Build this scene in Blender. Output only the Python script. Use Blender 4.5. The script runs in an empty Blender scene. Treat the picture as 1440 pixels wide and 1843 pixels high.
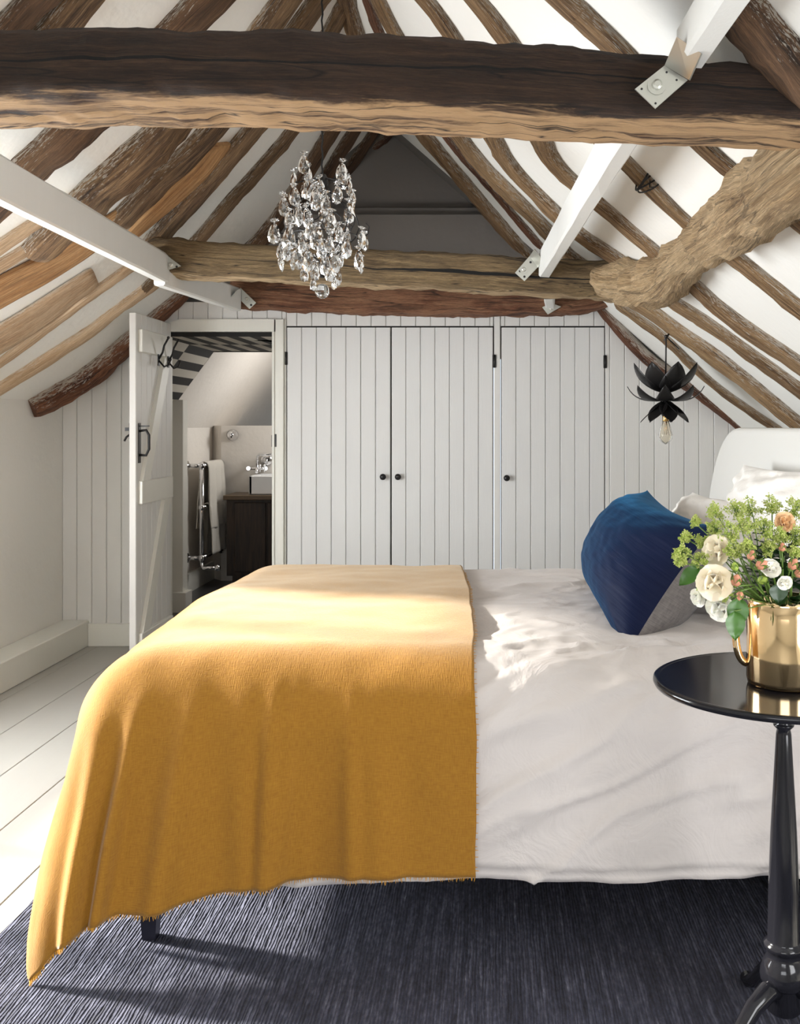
import bpy, math, random
from mathutils import Vector, Matrix, noise as mnoise

random.seed(7)
scene = bpy.context.scene
PI = math.pi
# ------------------------------------------------------------------ camera
FPX = 1790.0; VX, VY = 880.0, 765.0; EYE = 1.22
cam_data = bpy.data.cameras.new('camera')
cam = bpy.data.objects.new('camera', cam_data)
scene.collection.objects.link(cam)
cam.location = (0, 0, EYE); cam.rotation_euler = (PI/2, 0, 0)
cam_data.sensor_width = 36; cam_data.lens = 36*FPX/1843
cam_data.shift_x = (720-VX)/1843; cam_data.shift_y = -(921.5-VY)/1843
cam_data.clip_start = 0.05
scene.camera = cam
# ------------------------------------------------------------------ world, sun, daylight, fill lamps
world = bpy.data.worlds.new('world'); scene.world = world; world.use_nodes = True
bg = world.node_tree.nodes['Background']; bg.inputs[0].default_value = (0.80, 0.90, 1.0, 1); bg.inputs[1].default_value = 1.5
def add_light(name, typ, loc, direction, energy, color=(1, 1, 1), **kw):
    d = bpy.data.lights.new(name, typ); d.energy = energy; d.color = color
    for k, v in kw.items(): setattr(d, k, v)
    o = bpy.data.objects.new(name, d); scene.collection.objects.link(o)
    o.location = loc; o.rotation_euler = Vector(direction).to_track_quat('-Z', 'Y').to_euler()
    return o
el = math.radians(22.5)
add_light('sun', 'SUN', (-6, 4, 5), (.955*math.cos(el), -.295*math.cos(el), -math.sin(el)), 14.5, (1, .95, .86), angle=math.radians(4.5))
add_light('daylight_dormer', 'AREA', (-2.52, 2.98, 1.08), (1, -.05, 0), 108, (.94, .97, 1), shape='RECTANGLE', size=1.35, size_y=1.3)
add_light('daylight_rear_window', 'AREA', (-.5, -1.45, 1.05), (0.05, 1, -.05), 26, (.97, .98, 1), shape='RECTANGLE', size=1.6, size_y=.9)
add_light('extra_slope_lamp', 'AREA', (-1.95, 4.35, 1.66), (.75, .1, -.75), 1, (.95, .97, 1), shape='RECTANGLE', size=.4, size_y=.4)  # weak extra lamp under the left slope; the roof has no opening there
add_light('fill_lamp_right', 'AREA', (1.38, .62, .80), (-1, .45, .12), 20, (.98, .98, 1), shape='RECTANGLE', size=.9, size_y=.7)  # fill lamp for the left side, at an added window out of view
add_light('daylight_bathroom', 'AREA', (-.75, 7.4, 1.55), (-.9, .1, -.05), 12, (1, .98, .95), shape='RECTANGLE', size=.5, size_y=.5)
scene.view_settings.view_transform = 'Standard'; scene.view_settings.look = 'None'
scene.view_settings.gamma = 1.0; scene.view_settings.use_curve_mapping = False
scene.view_settings.exposure = 0.22
scene.cycles.use_denoising = True
scene.cycles.max_bounces = 8; scene.cycles.transmission_bounces = 8; scene.cycles.diffuse_bounces = 5
scene.cycles.caustics_reflective = False; scene.cycles.caustics_refractive = False
scene.cycles.sample_clamp_indirect = 8

# ------------------------------------------------------------------ helpers
def P(px, py, D):            # a point seen at photo pixel (px,py) standing D metres into the room
    return Vector(((px-VX)*D/FPX, D, EYE+(VY-py)*D/FPX))
APX_X, APX_Z, TAN = -.575, 2.91, .875
def roof_z(x): return APX_Z-TAN*abs(x-APX_X)
def on_roof(px, py):         # the point on the roof slopes seen at a photo pixel
    cands = []
    for s in (-1, 1):
        den = ((VY-py)+s*TAN*(px-VX))/FPX
        if den > 1e-6:
            D = (APX_Z-EYE+s*TAN*APX_X)/den
            x = (px-VX)*D/FPX
            if (x-APX_X)*s >= -.02: cands.append(D)
    return P(px, py, min(cands))
def fbm(p, sc=1.0, oct=3): return mnoise.fractal(Vector(p)*sc, 1.0, 2.0, oct)
def lerp(a, b, t): return a+(b-a)*t
def sstep(a, b, x):
    t = min(1, max(0, (x-a)/(b-a))); return t*t*(3-2*t)

class MB:
    def __init__(s): s.v = []; s.f = []; s.uv = []; s.sm = []
    def face(s, idx, uv=None, sm=False):
        s.f.append(tuple(idx)); s.uv.append(uv); s.sm.append(sm)
    def add(s, verts, faces, sm=False):
        b = len(s.v); s.v += [Vector(q) for q in verts]
        for f in faces: s.face([i+b for i in f], None, sm)
    def box(s, x0, x1, y0, y1, z0, z1, M=None, bev=0):
        if x1 < x0: x0, x1 = x1, x0
        if y1 < y0: y0, y1 = y1, y0
        if z1 < z0: z0, z1 = z1, z0
        if bev <= 0:
            vs = [(x, y, z) for x in (x0, x1) for y in (y0, y1) for z in (z0, z1)]
            fs = [(0, 1, 3, 2), (4, 6, 7, 5), (0, 4, 5, 1), (2, 3, 7, 6), (0, 2, 6, 4), (1, 5, 7, 3)]
        else:
            b = min(bev, (x1-x0)*.49, (y1-y0)*.49, (z1-z0)*.49)
            X = (x0, x1); Y = (y0, y1); Z = (z0, z1); vs = []; idx = {}
            for i in (0, 1):
                for j in (0, 1):
                    for k in (0, 1):
                        sx, sy, sz = (1-2*i)*b, (1-2*j)*b, (1-2*k)*b
                        for a, q in enumerate(((X[i], Y[j]+sy, Z[k]+sz), (X[i]+sx, Y[j], Z[k]+sz), (X[i]+sx, Y[j]+sy, Z[k]))):
                            idx[(i, j, k, a)] = len(vs); vs.append(q)
            fs = []
            for i in (0, 1): fs.append([idx[(i, j, k, 0)] for j, k in ((0, 0), (1, 0), (1, 1), (0, 1))][::(-1 if i == 0 else 1)])
            for j in (0, 1): fs.append([idx[(i, j, k, 1)] for i, k in ((0, 0), (1, 0), (1, 1), (0, 1))][::(1 if j == 0 else -1)])
            for k in (0, 1): fs.append([idx[(i, j, k, 2)] for i, j in ((0, 0), (1, 0), (1, 1), (0, 1))][::(-1 if k == 0 else 1)])
            for j in (0, 1):
                for k in (0, 1): fs.append([idx[(0, j, k, 1)], idx[(1, j, k, 1)], idx[(1, j, k, 2)], idx[(0, j, k, 2)]][::(1 if j == k else -1)])
            for i in (0, 1):
                for k in (0, 1): fs.append([idx[(i, 0, k, 0)], idx[(i, 1, k, 0)], idx[(i, 1, k, 2)], idx[(i, 0, k, 2)]][::(-1 if i == k else 1)])
            for i in (0, 1):
                for j in (0, 1): fs.append([idx[(i, j, 0, 0)], idx[(i, j, 1, 0)], idx[(i, j, 1, 1)], idx[(i, j, 0, 1)]][::(1 if i == j else -1)])
            for i in (0, 1):
                for j in (0, 1):
                    for k in (0, 1): fs.append([idx[(i, j, k, a)] for a in (0, 1, 2)][::(-1 if (i+j+k) % 2 == 0 else 1)])
        vs = [Vector(q) for q in vs]
        if M is not None: vs = [M @ q for q in vs]
        s.add(vs, fs)
    def prism(s, poly, axis_vec, sm=False):          # poly: list of Vectors (planar), extruded by axis_vec
        n = len(poly); A = [Vector(q) for q in poly]; B = [q+Vector(axis_vec) for q in A]
        s.add(A+B, [tuple(range(n))[::-1], tuple(range(n, 2*n))]+[(i, (i+1) % n, n+(i+1) % n, n+i) for i in range(n)], sm)
    def tube(s, pts, r, n=8, sm=True, caps=True, closed=False):
        pts = [Vector(q) for q in pts]; m = len(pts)
        rs = r if isinstance(r, (list, tuple)) else [r]*m
        up = None; b = len(s.v); L = 0
        for i, p in enumerate(pts):
            if closed: t = pts[(i+1) % m]-pts[i-1]
            else: t = pts[min(i+1, m-1)]-pts[max(i-1, 0)]
            if t.length < 1e-9: t = Vector((0, 0, 1))
            t.normalize()
            if up is None: up = t.orthogonal().normalized()
            up = (up-t*up.dot(t))
            up = up.normalized() if up.length > 1e-6 else t.orthogonal().normalized()
            w = t.cross(up)
            for k in range(n):
                a = 2*PI*k/n
                s.v.append(p+(up*math.cos(a)+w*math.sin(a))*rs[i])
        for i in range(m if closed else m-1):
            i2 = (i+1) % m
            for k in range(n):
                s.face((b+i*n+k, b+i*n+(k+1) % n, b+i2*n+(k+1) % n, b+i2*n+k), None, sm)
        if caps and not closed:
            s.face([b+k for k in range(n)][::-1]); s.face([b+(m-1)*n+k for k in range(n)])
    def lathe(s, prof, c=(0, 0, 0), n=32, sm=True, M=None):
        b = len(s.v); c = Vector(c); k0 = len(prof)
        for r, z in prof:
            for k in range(n):
                a = 2*PI*k/n; q = Vector((r*math.cos(a), r*math.sin(a), z))
                if M is not None: q = M @ q
                s.v.append(q+c)
        for i in range(k0-1):
            for k in range(n): s.face((b+i*n+k, b+i*n+(k+1) % n, b+(i+1)*n+(k+1) % n, b+(i+1)*n+k), None, sm)
        if prof[0][0] > 1e-5: s.face([b+k for k in range(n)][::-1])
        if prof[-1][0] > 1e-5: s.face([b+(k0-1)*n+k for k in range(n)])
    def ball(s, c, r, n=8, m=6, sm=True, sc=(1, 1, 1)):
        prof = [(max(1e-6, r*math.sin(PI*i/m)), -r*math.cos(PI*i/m)) for i in range(m+1)]
        b = len(s.v); s.lathe(prof, (0, 0, 0), n, sm)
        for i in range(b, len(s.v)):
            v = s.v[i]; s.v[i] = Vector((v.x*sc[0], v.y*sc[1], v.z*sc[2]))+Vector(c)
    def grid(s, fn, nu, nv, uvs=None, sm=True, closed_u=False):
        b = len(s.v)
        for i in range(nu+1):
            for j in range(nv+1): s.v.append(Vector(fn(i/nu, j/nv)))
        for i in range(nu):
            for j in range(nv):
                q = [(i, j), (i+1, j), (i+1, j+1), (i, j+1)]
                uv = [uvs(a/nu, c/nv) for a, c in q] if uvs else [(a/nu, c/nv) for a, c in q]
                s.face([b+a*(nv+1)+c for a, c in q], uv, sm)
    def build(s, name, mat, parent=None, **tags):
        me = bpy.data.meshes.new(name)
        me.from_pydata([tuple(v) for v in s.v], [], s.f)
        if any(u is not None for u in s.uv):
            uvl = me.uv_layers.new(name='UVMap'); k = 0
            for pi, p in enumerate(me.polygons):
                u = s.uv[pi]
                for li in range(p.loop_total):
                    uvl.data[p.loop_start+li].uv = u[li] if u is not None else (0, 0)
        for pi, p in enumerate(me.polygons): p.use_smooth = s.sm[pi]
        me.materials.append(mat); me.update()
        o = bpy.data.objects.new(name, me); scene.collection.objects.link(o)
        if parent is not None:
            o.parent = parent
            pm = Matrix()
            while parent is not None:
                pm = parent.matrix_parent_inverse @ parent.matrix_basis @ pm; parent = parent.parent
            o.matrix_parent_inverse = pm.inverted()
        for k, v in tags.items(): o[k] = v
        return o
def thing(name, label, cat, loc=(0, 0, 0), group=None):
    o = bpy.data.objects.new(name, None); scene.collection.objects.link(o)
    o.location = loc; o.empty_display_size = .05
    o['label'] = label; o['category'] = cat
    if group: o['group'] = group
    return o
def tag(o, label, cat, group=None):
    o['label'] = label; o['category'] = cat
    if group: o['group'] = group
    return o
def struct(o, label=None, cat=None):
    o['kind'] = 'structure'
    if label: o['label'] = label
    if cat: o['category'] = cat
    return o
def instance(o, parent=None, M=None):      # copies one object (shared mesh)
    c = o.copy(); scene.collection.objects.link(c)
    if parent is not None: c.parent = parent
    return c

# ------------------------------------------------------------------ materials
def hexc(r, g, b):
    f = lambda c: (c/255/12.92) if c/255 <= .04045 else ((c/255+.055)/1.055)**2.4
    return (f(r), f(g), f(b), 1)
class NT:
    def __init__(s, name):
        s.m = bpy.data.materials.new(name); s.m.use_nodes = True
        s.t = s.m.node_tree; s.n = s.t.nodes; s.b = s.n['Principled BSDF']
    def nd(s, typ, **kw):
        n = s.n.new(typ)
        for k, v in kw.items():
            if k.startswith('i_'):
                key = k[2:]; key = int(key) if key.isdigit() else key.replace('_', ' ')
                n.inputs[key].default_value = v
            else: setattr(n, k, v)
        return n
    def ln(s, a, b): s.t.links.new(a, b)
    def ramp(s, stops, src):
        r = s.nd('ShaderNodeValToRGB'); e = r.color_ramp.elements
        while len(e) < len(stops): e.new(.5)
        for i, (p, c) in enumerate(stops): e[i].position = p; e[i].color = c if len(c) == 4 else (*c, 1)
        s.ln(src, r.inputs[0]); return r.outputs[0]
    def tex(s, kind, scale, coord, detail=4, rough=.55, distort=0, mscale=None, mrot=None):
        if mscale is not None:
            mp = s.nd('ShaderNodeMapping'); mp.inputs['Scale'].default_value = mscale
            if mrot: mp.inputs['Rotation'].default_value = mrot
            s.ln(coord, mp.inputs[0]); coord = mp.outputs[0]
        if kind == 'noise':
            t = s.nd('ShaderNodeTexNoise'); t.inputs['Scale'].default_value = scale; t.inputs['Detail'].default_value = detail
            t.inputs['Roughness'].default_value = rough; t.inputs['Distortion'].default_value = distort; out = t.outputs[0]
        elif kind == 'voronoi':
            t = s.nd('ShaderNodeTexVoronoi'); t.inputs['Scale'].default_value = scale; out = t.outputs[0]
        elif kind == 'wave':
            t = s.nd('ShaderNodeTexWave'); t.inputs['Scale'].default_value = scale; t.inputs['Distortion'].default_value = distort
            t.inputs['Detail'].default_value = detail; t.inputs['Detail Scale'].default_value = 2; out = t.outputs['Fac']
        s.ln(coord, t.inputs[0]); return out
    def coord(s, which='Object'): return s.nd('ShaderNodeTexCoord').outputs[which]
    def math(s, op, a, b=None, clamp=False):
        m = s.nd('ShaderNodeMath', operation=op, use_clamp=clamp)
        for i, q in enumerate((a, b)):
            if q is None: continue
            if isinstance(q, (int, float)): m.inputs[i].default_value = q
            else: s.ln(q, m.inputs[i])
        return m.outputs[0]
    def mix(s, fac, a, b, mode='MIX'):
        m = s.nd('ShaderNodeMix', data_type='RGBA', blend_type=mode)
        for i, q in ((0, fac), (6, a), (7, b)):
            if isinstance(q, (int, float)): m.inputs[i].default_value = q
            elif isinstance(q, tuple): m.inputs[i].default_value = q
            else: s.ln(q, m.inputs[i])
        return m.outputs[2]
    def bump(s, h, strength=.5, dist=.01, prev=None):
        b = s.nd('ShaderNodeBump'); b.inputs['Strength'].default_value = strength; b.inputs['Distance'].default_value = dist
        s.ln(h, b.inputs['Height'])
        if prev is not None: s.ln(prev, b.inputs['Normal'])
        s.ln(b.outputs[0], s.b.inputs['Normal']); return b.outputs[0]
    def col(s, c):
        if isinstance(c, tuple): s.b.inputs['Base Color'].default_value = c
        else: s.ln(c, s.b.inputs['Base Color'])
    def set(s, **kw):
        for k, v in kw.items(): s.b.inputs[k.replace('_', ' ')].default_value = v
        return s
def simple(name, c, rough=.5, metal=0, bumpsc=None, bumpstr=.2, dist=.003, var=.0):
    t = NT(name); t.set(Roughness=rough, Metallic=metal)
    if bumpsc:
        co = t.coord('Object'); nz = t.tex('noise', bumpsc, co)
        t.bump(nz, bumpstr, dist)
        if var:
            n2 = t.tex('noise', bumpsc*.3, co)
            t.col(t.mix(t.math('MULTIPLY', n2, var), c, tuple(q*.6 for q in c[:3])+(1,)))
        else: t.col(c)
    else: t.col(c)
    return t.m
def plaster_mat(name, c, var=.15):
    t = NT(name); co = t.coord('Object'); t.set(Roughness=.85)
    a = t.tex('noise', 2.2, co, 5); b = t.tex('noise', 38, co, 4); c2 = t.tex('noise', 9, co, 3)
    t.col(t.mix(t.math('MULTIPLY', a, var), c, tuple(q*.8 for q in c[:3])+(1,)))
    n = t.bump(c2, .35, .012); t.bump(b, .25, .004, n); return t.m
def wood_mat(name, dark, mid, light, wash=.35, scale=1.0, crack=.5, worn_lit=None, bumpk=1.0, rough=.8, speck=0.3, line=None):
    """UV: x = metres along the timber, y = 0..1 round it (0.5 faces the room)."""
    t = NT(name); t.set(Roughness=rough); uv = t.coord('UV'); oi = t.nd('ShaderNodeObjectInfo')
    off = t.nd('ShaderNodeVectorMath', operation='ADD'); t.ln(uv, off.inputs[0])
    cmb = t.nd('ShaderNodeCombineXYZ'); t.ln(t.math('MULTIPLY', oi.outputs['Random'], 37.0), cmb.inputs[0]); t.ln(t.math('MULTIPLY', oi.outputs['Random'], 11.0), cmb.inputs[2])
    t.ln(cmb.outputs[0], off.inputs[1]); uvo = off.outputs[0]
    grain = t.tex('noise', 3.0*scale, uvo, 7, .68, .6, (1.2, 9, 1))
    fine = t.tex('noise', 10*scale, uvo, 5, .7, .4, (1.0, 14, 1))
    blot = t.tex('noise', 2.4*scale, uvo, 4, .6, .3, (1.0, 1.6, 1))
    c = t.ramp([(.34, dark), (.50, mid), (.63, light)], grain)
    c = t.mix(t.math('MULTIPLY', t.ramp([(.44, (0, 0, 0)), (.56, (1, 1, 1))], fine), .48), c, tuple(q*.35 for q in dark[:3])+(1,))
    c = t.mix(t.math('MULTIPLY', t.ramp([(.40, (0, 0, 0)), (.62, (1, 1, 1))], blot), .5), c, light)
    fib = t.tex('noise', 34*scale, uvo, 4, .7, .3, (1.0, 9, 1))
    c = t.mix(t.math('MULTIPLY', t.ramp([(.46, (1, 1, 1)), (.56, (0, 0, 0))], fib), .30), c, tuple(q*.45 for q in dark[:3])+(1,))
    c = t.mix(t.math('MULTIPLY', t.ramp([(.58, (0, 0, 0)), (.70, (1, 1, 1))], fib), .35), c, light)
    rnd = t.ramp([(0, (.88, .84, .82)), (1, (1.15, 1.15, 1.15))], oi.outputs['Random'])
    c = t.mix(1.0, c, rnd, 'MULTIPLY')
    sep = t.nd('ShaderNodeSeparateXYZ'); t.ln(uv, sep.inputs[0])
    if worn_lit is not None:      # bare, paler hewn wood on the under arris, light from below painted in
        wn = t.tex('noise', 4, uvo, 5, .7, .5, (1, 5, 1))
        vv = t.math('ADD', sep.outputs[1], t.math('MULTIPLY', t.math('SUBTRACT', wn, .5), .16))
        mk = t.math('MULTIPLY', t.ramp([(worn_lit[0]-.012, (0, 0, 0)), (worn_lit[0]+.012, (1, 1, 1))], vv), t.ramp([(worn_lit[1]-.012, (1, 1, 1)), (worn_lit[1]+.012, (0, 0, 0))], vv))
        wc = t.ramp([(.36, worn_lit[2]), (.52, worn_lit[3])], grain)
        c = t.mix(mk, c, wc)
    if crack:
        cr = t.tex('noise', 1.6*scale, uvo, 3, .5, .8, (.55, 5.0, 1))
        cm = t.math('ABSOLUTE', t.math('SUBTRACT', cr, .5))
        cmk = t.ramp([(.0, (1, 1, 1)), (.012, (0, 0, 0))], cm)
        c = t.mix(t.math('MULTIPLY', cmk, crack), c, (.008, .005, .003, 1))
    if line:
        l1 = t.tex('noise', 1.3, uvo, 5, .6, .2, (.8, .3, 1)); l2 = t.tex('noise', 1.1, uvo, 2, .5, 0, (1.1, .5, 1))
        dd = t.math('ABSOLUTE', t.math('ADD', t.math('SUBTRACT', sep.outputs[1], line), t.math('MULTIPLY', t.math('SUBTRACT', l1, .5), .12)))
        wd = t.math('MULTIPLY', t.math('MAXIMUM', t.math('SUBTRACT', l2, .38), 0.0), .045)
        lm = t.math('LESS_THAN', dd, wd); c = t.mix(lm, c, (.004, .003, .002, 1))
    if wash:
        edge = t.math('ABSOLUTE', t.math('SUBTRACT', sep.outputs[1], .5))     # 0 in the middle, .25 at the plaster
        wn = t.tex('noise', 22, uvo, 6, .75, .3, (1.2, 3.5, 1))
        sm = t.math('ADD', t.math('MULTIPLY', edge, 2.2), t.math('MULTIPLY', t.math('SUBTRACT', wn, .5), 2.4))
        wm = t.ramp([(.62-.3*wash, (0, 0, 0)), (.70-.3*wash, (1, 1, 1))], sm)
        c = t.mix(t.math('MULTIPLY', wm, .8), c, hexc(222, 214, 200))
    t.col(c)
    hgt = t.math('ADD', grain, t.math('MULTIPLY', fine, .5))
    n = t.bump(t.math('ADD', hgt, t.math('MULTIPLY', fib, .25)), 1.0*bumpk, .022)
    if crack: t.bump(cm, .6, .02, n) if False else None
    return t.m
M = {}
M['plaster'] = plaster_mat('white_plaster', hexc(232, 230, 224))
M['plaster_roof'] = plaster_mat('white_roof_plaster', hexc(238, 237, 232))
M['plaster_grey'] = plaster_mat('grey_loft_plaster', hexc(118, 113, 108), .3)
M['bath_wall'] = plaster_mat('bathroom_plaster', hexc(222, 216, 208), .1)
def paint_mat(name, c, rough=.45):
    t = NT(name); co = t.coord('Object'); t.set(Roughness=rough)
    a = t.tex('noise', 6, co, 5, .6, 0, (3, 3, .35)); b = t.tex('noise', 30, co, 4, .6, 0, (4, 4, .3))
    t.col(t.mix(t.math('MULTIPLY', a, .22), c, tuple(q*.75 for q in c[:3])+(1,)))
    t.bump(b, .18, .003); return t.m
M['board'] = paint_mat('white_painted_boards', hexc(222, 220, 216))
M['door'] = paint_mat('wardrobe_door_paint', hexc(220, 219, 217))
M['trim'] = paint_mat('cream_gloss_paint', hexc(228, 226, 217), .35)
M['whitebeam'] = paint_mat('white_painted_timber', hexc(232, 232, 228), .5)
M['black'] = simple('black_iron', (.012, .011, .011, 1), .42, .2, 60, .2, .001)
M['dark_gap'] = simple('dark_cupboard_inside', (.02, .018, .016, 1), .9)
M['steel'] = simple('galvanised_steel', (.55, .55, .50, 1), .38, .9, 60, .2, .001)
M['chrome'] = simple('chrome', (.75, .75, .76, 1), .12, 1)
M['ceramic'] = simple('white_ceramic', hexc(235, 235, 235), .15)
M['wood_front'] = wood_mat('dark_old_oak', hexc(24, 16, 11), hexc(56, 37, 25), hexc(84, 60, 42), wash=0, crack=.95, worn_lit=(.385, .72, hexc(74, 48, 31), hexc(206, 168, 124)), scale=.9, line=.25)
M['wood_tie'] = wood_mat('weathered_grey_oak', hexc(64, 50, 34), hexc(138, 114, 80), hexc(180, 154, 112), wash=0, crack=.9, worn_lit=(.40, .60, hexc(130, 104, 72), hexc(206, 178, 138)), line=.26)
M['wood_far'] = wood_mat('red_brown_oak', hexc(64, 38, 26), hexc(144, 94, 66), hexc(184, 136, 102), wash=0, crack=.8)
M['wood_l'] = wood_mat('brown_rafter', hexc(58, 40, 25), hexc(142, 108, 74), hexc(190, 154, 112), wash=.24)
M['wood_dk'] = wood_mat('dark_rafter', hexc(42, 28, 18), hexc(112, 80, 54), hexc(156, 118, 84), wash=.12)
M['wood_red'] = wood_mat('red_brown_pole', hexc(56, 30, 20), hexc(126, 76, 52), hexc(170, 116, 82), wash=.32)
M['wood_r'] = wood_mat('golden_brown_rafter', hexc(84, 56, 32), hexc(172, 132, 88), hexc(214, 178, 132), wash=.42)
M['wood_plank'] = wood_mat('sawn_plank', hexc(150, 100, 58), hexc(198, 150, 98), hexc(218, 178, 128), wash=.0, crack=.3, bumpk=.4, scale=.7)
M['wood_pale'] = wood_mat('pale_wormy_plank', hexc(178, 142, 104), hexc(214, 182, 146), hexc(228, 204, 172), wash=.1, crack=.2, bumpk=.6)
M['wood_purlin'] = wood_mat('pale_rough_log', hexc(130, 100, 66), hexc(204, 172, 128), hexc(230, 202, 160), wash=.0, crack=.6, scale=1.3, bumpk=.9)

def fabric(name, c, rough=.85, sheen=.3, weave=900, wstr=.25, c2=None, wr=0):
    t = NT(name); t.set(Roughness=rough); co = t.coord('Object'); uv = t.coord('UV')
    t.b.inputs['Sheen Weight'].default_value = sheen; t.b.inputs['Sheen Roughness'].default_value = .4
    n1 = t.tex('noise', weave, uv, 2, .5, 0, (1, .12, 1)); n2 = t.tex('noise', weave, uv, 2, .5, 0, (.12, 1, 1))
    h = t.math('ADD', n1, n2)
    if c2:
        t.col(t.mix(t.ramp([(.85, (0, 0, 0)), (1.15, (1, 1, 1))], h) if False else t.math('SUBTRACT', h, .5, True), c, c2))
    else: t.col(c)
    n = t.bump(h, wstr, .002)
    if wr:
        w = t.tex('noise', 7, co, 4, .6, 1.2, (1, 1, 1)); t.bump(w, wr, .03, n)
    return t.m
M['duvet'] = fabric('white_cotton_duvet', hexc(214, 207, 203), .8, .15, 260, .06, None, .22)
M['pillow'] = fabric('white_cotton_pillow', hexc(236, 232, 226), .8, .15, 200, .05, None, .25)
M['blanket'] = fabric('mustard_wool', hexc(170, 122, 36), .95, .42, 420, .4, hexc(140, 92, 22), 0)
M['blanket'].node_tree.nodes['Principled BSDF'].inputs['Sheen Tint'].default_value = (1, .92, .74, 1)
M['fringe'] = fabric('mustard_fringe', hexc(208, 150, 46), .95, .4, 100, .1)
M['velvet'] = fabric('navy_velvet', hexc(8, 17, 48), .65, .0, 300, .06, None, .0)
M['velvet'].node_tree.nodes['Principled BSDF'].inputs['Sheen Weight'].default_value = .5
M['velvet'].node_tree.nodes['Principled BSDF'].inputs['Specular IOR Level'].default_value = .15
M['velvet'].node_tree.nodes['Principled BSDF'].inputs['Sheen Tint'].default_value = (.03, .26, .55, 1)
_t = M['velvet'].node_tree; _c = _t.nodes.new('ShaderNodeTexCoord'); _m = _t.nodes.new('ShaderNodeMapping'); _m.inputs['Scale'].default_value = (1.2, 9, 1); _m.inputs['Rotation'].default_value = (0, 0, .5)
_n = _t.nodes.new('ShaderNodeTexNoise'); _n.inputs['Scale'].default_value = 3.2; _n.inputs['Detail'].default_value = 4; _n.inputs['Distortion'].default_value = .4
_b = _t.nodes.new('ShaderNodeBump'); _b.inputs['Strength'].default_value = .18; _b.inputs['Distance'].default_value = .02
_t.links.new(_c.outputs['UV'], _m.inputs[0]); _t.links.new(_m.outputs[0], _n.inputs[0]); _t.links.new(_n.outputs[0], _b.inputs['Height']); _t.links.new(_b.outputs[0], _t.nodes['Principled BSDF'].inputs['Normal'])
M['grey_linen'] = fabric('grey_linen', hexc(128, 122, 118), .9, .2, 160, .5, hexc(84, 80, 80), 0)
M['towel'] = fabric('white_towel', hexc(205, 200, 190), .95, .3, 300, .8)
M['bed_dark'] = simple('dark_navy_paint', (.012, .012, .022, 1), .35)
M['table'] = simple('black_lacquer', (.010, .010, .013, 1), .12, 0)
M['table'].node_tree.nodes['Principled BSDF'].inputs['Coat Weight'].default_value = .0
M['table'].node_tree.nodes['Principled BSDF'].inputs['IOR'].default_value = 1.42
M['headboard'] = simple('white_headboard', hexc(212, 211, 206), .6, 0, 20, .1)
# floor paint
t = NT('grey_painted_floor'); co = t.coord('Object'); t.set(Roughness=.5)
a = t.tex('noise', 3, co, 4, .6, 0, (3, .4, 1)); b = t.tex('noise', 24, co, 4, .6, 0, (4, .5, 1))
t.col(t.mix(t.math('MULTIPLY', a, .35), hexc(168, 165, 158), hexc(146, 142, 135))); t.bump(b, .1, .003); M['floor'] = t.m
t = NT('dark_bathroom_floor'); co = t.coord('Object'); t.set(Roughness=.3); t.col(hexc(62, 62, 64)); M['bath_floor'] = t.m
# rug
t = NT('navy_woven_rug'); co = t.coord('Object'); t.set(Roughness=.95)
wv = t.tex('wave', 42, co, 3, .5, 5.0, (1, .10, 1)); kn = t.tex('noise', 130, co, 3, .6, 0, (1, .35, 1)); lg = t.tex('noise', 26, co, 4, .65, 0, (3.2, .22, 1)); pt = t.tex('noise', 3.2, co, 3)
c = t.ramp([(.30, hexc(24, 25, 36)), (.50, hexc(68, 70, 88)), (.64, hexc(108, 110, 128)), (.78, hexc(196, 196, 202))], t.math('ADD', t.math('MULTIPLY', lg, .6), t.math('MULTIPLY', kn, .4)))
c = t.mix(t.math('MULTIPLY', t.math('SUBTRACT', 1.0, wv), .42), c, hexc(14, 14, 22))
t.col(c); t.bump(t.math('ADD', wv, t.math('MULTIPLY', kn, 1.2)), .8, .010); M['rug'] = t.m
t = NT('chandelier_crystal'); t.set(Roughness=.02, IOR=1.6); t.b.inputs['Transmission Weight'].default_value = 1; t.col((.98, .99, 1, 1)); M['crystal'] = t.m
t = NT('bulb_glass'); t.set(Roughness=.0, IOR=1.25); t.b.inputs['Transmission Weight'].default_value = .95; t.col((1, .93, .78, 1)); M['bulb'] = t.m
M['brass'] = simple('brass', (.65, .42, .16, 1), .25, 1)
t = NT('mirror_gold'); t.set(Roughness=.08, Metallic=1); t.col(hexc(248, 218, 172)); M['gold'] = t.m
def leaf_mat(name, c, rough=.5, dk=.55, amt=.8):
    t = NT(name); t.set(Roughness=rough); co = t.coord('Object'); n = t.tex('noise', 40, co, 3)
    t.b.inputs['Subsurface Weight'].default_value = .25 if dk > .6 else .05; t.b.inputs['Subsurface Radius'].default_value = (.01, .008, .005); t.col(t.mix(t.math('MULTIPLY', n, amt), c, tuple(q*dk for q in c[:3])+(1,))); return t.m
M['leaf'] = leaf_mat('green_leaf', hexc(70, 118, 36), .35)
M['leaf_dk'] = leaf_mat('dark_green_leaf', hexc(34, 66, 26), .4)
M['lime'] = leaf_mat('lime_blossom', hexc(214, 224, 132), .6)
M['lime2'] = leaf_mat('green_blossom', hexc(176, 200, 86), .6)
M['stem'] = leaf_mat('green_stem', hexc(110, 140, 60), .5)
M['petal'] = leaf_mat('cream_petal', hexc(255, 245, 224), .6, .93, .8)
M['petal_pk'] = leaf_mat('pink_bud_petal', hexc(222, 152, 122), .6, .7, .8)
M['petal_w'] = leaf_mat('white_petal', hexc(252, 250, 240), .6, .93, .6)
M['petal_or'] = leaf_mat('orange_petal', hexc(250, 214, 168), .6, .8, .8)
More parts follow.
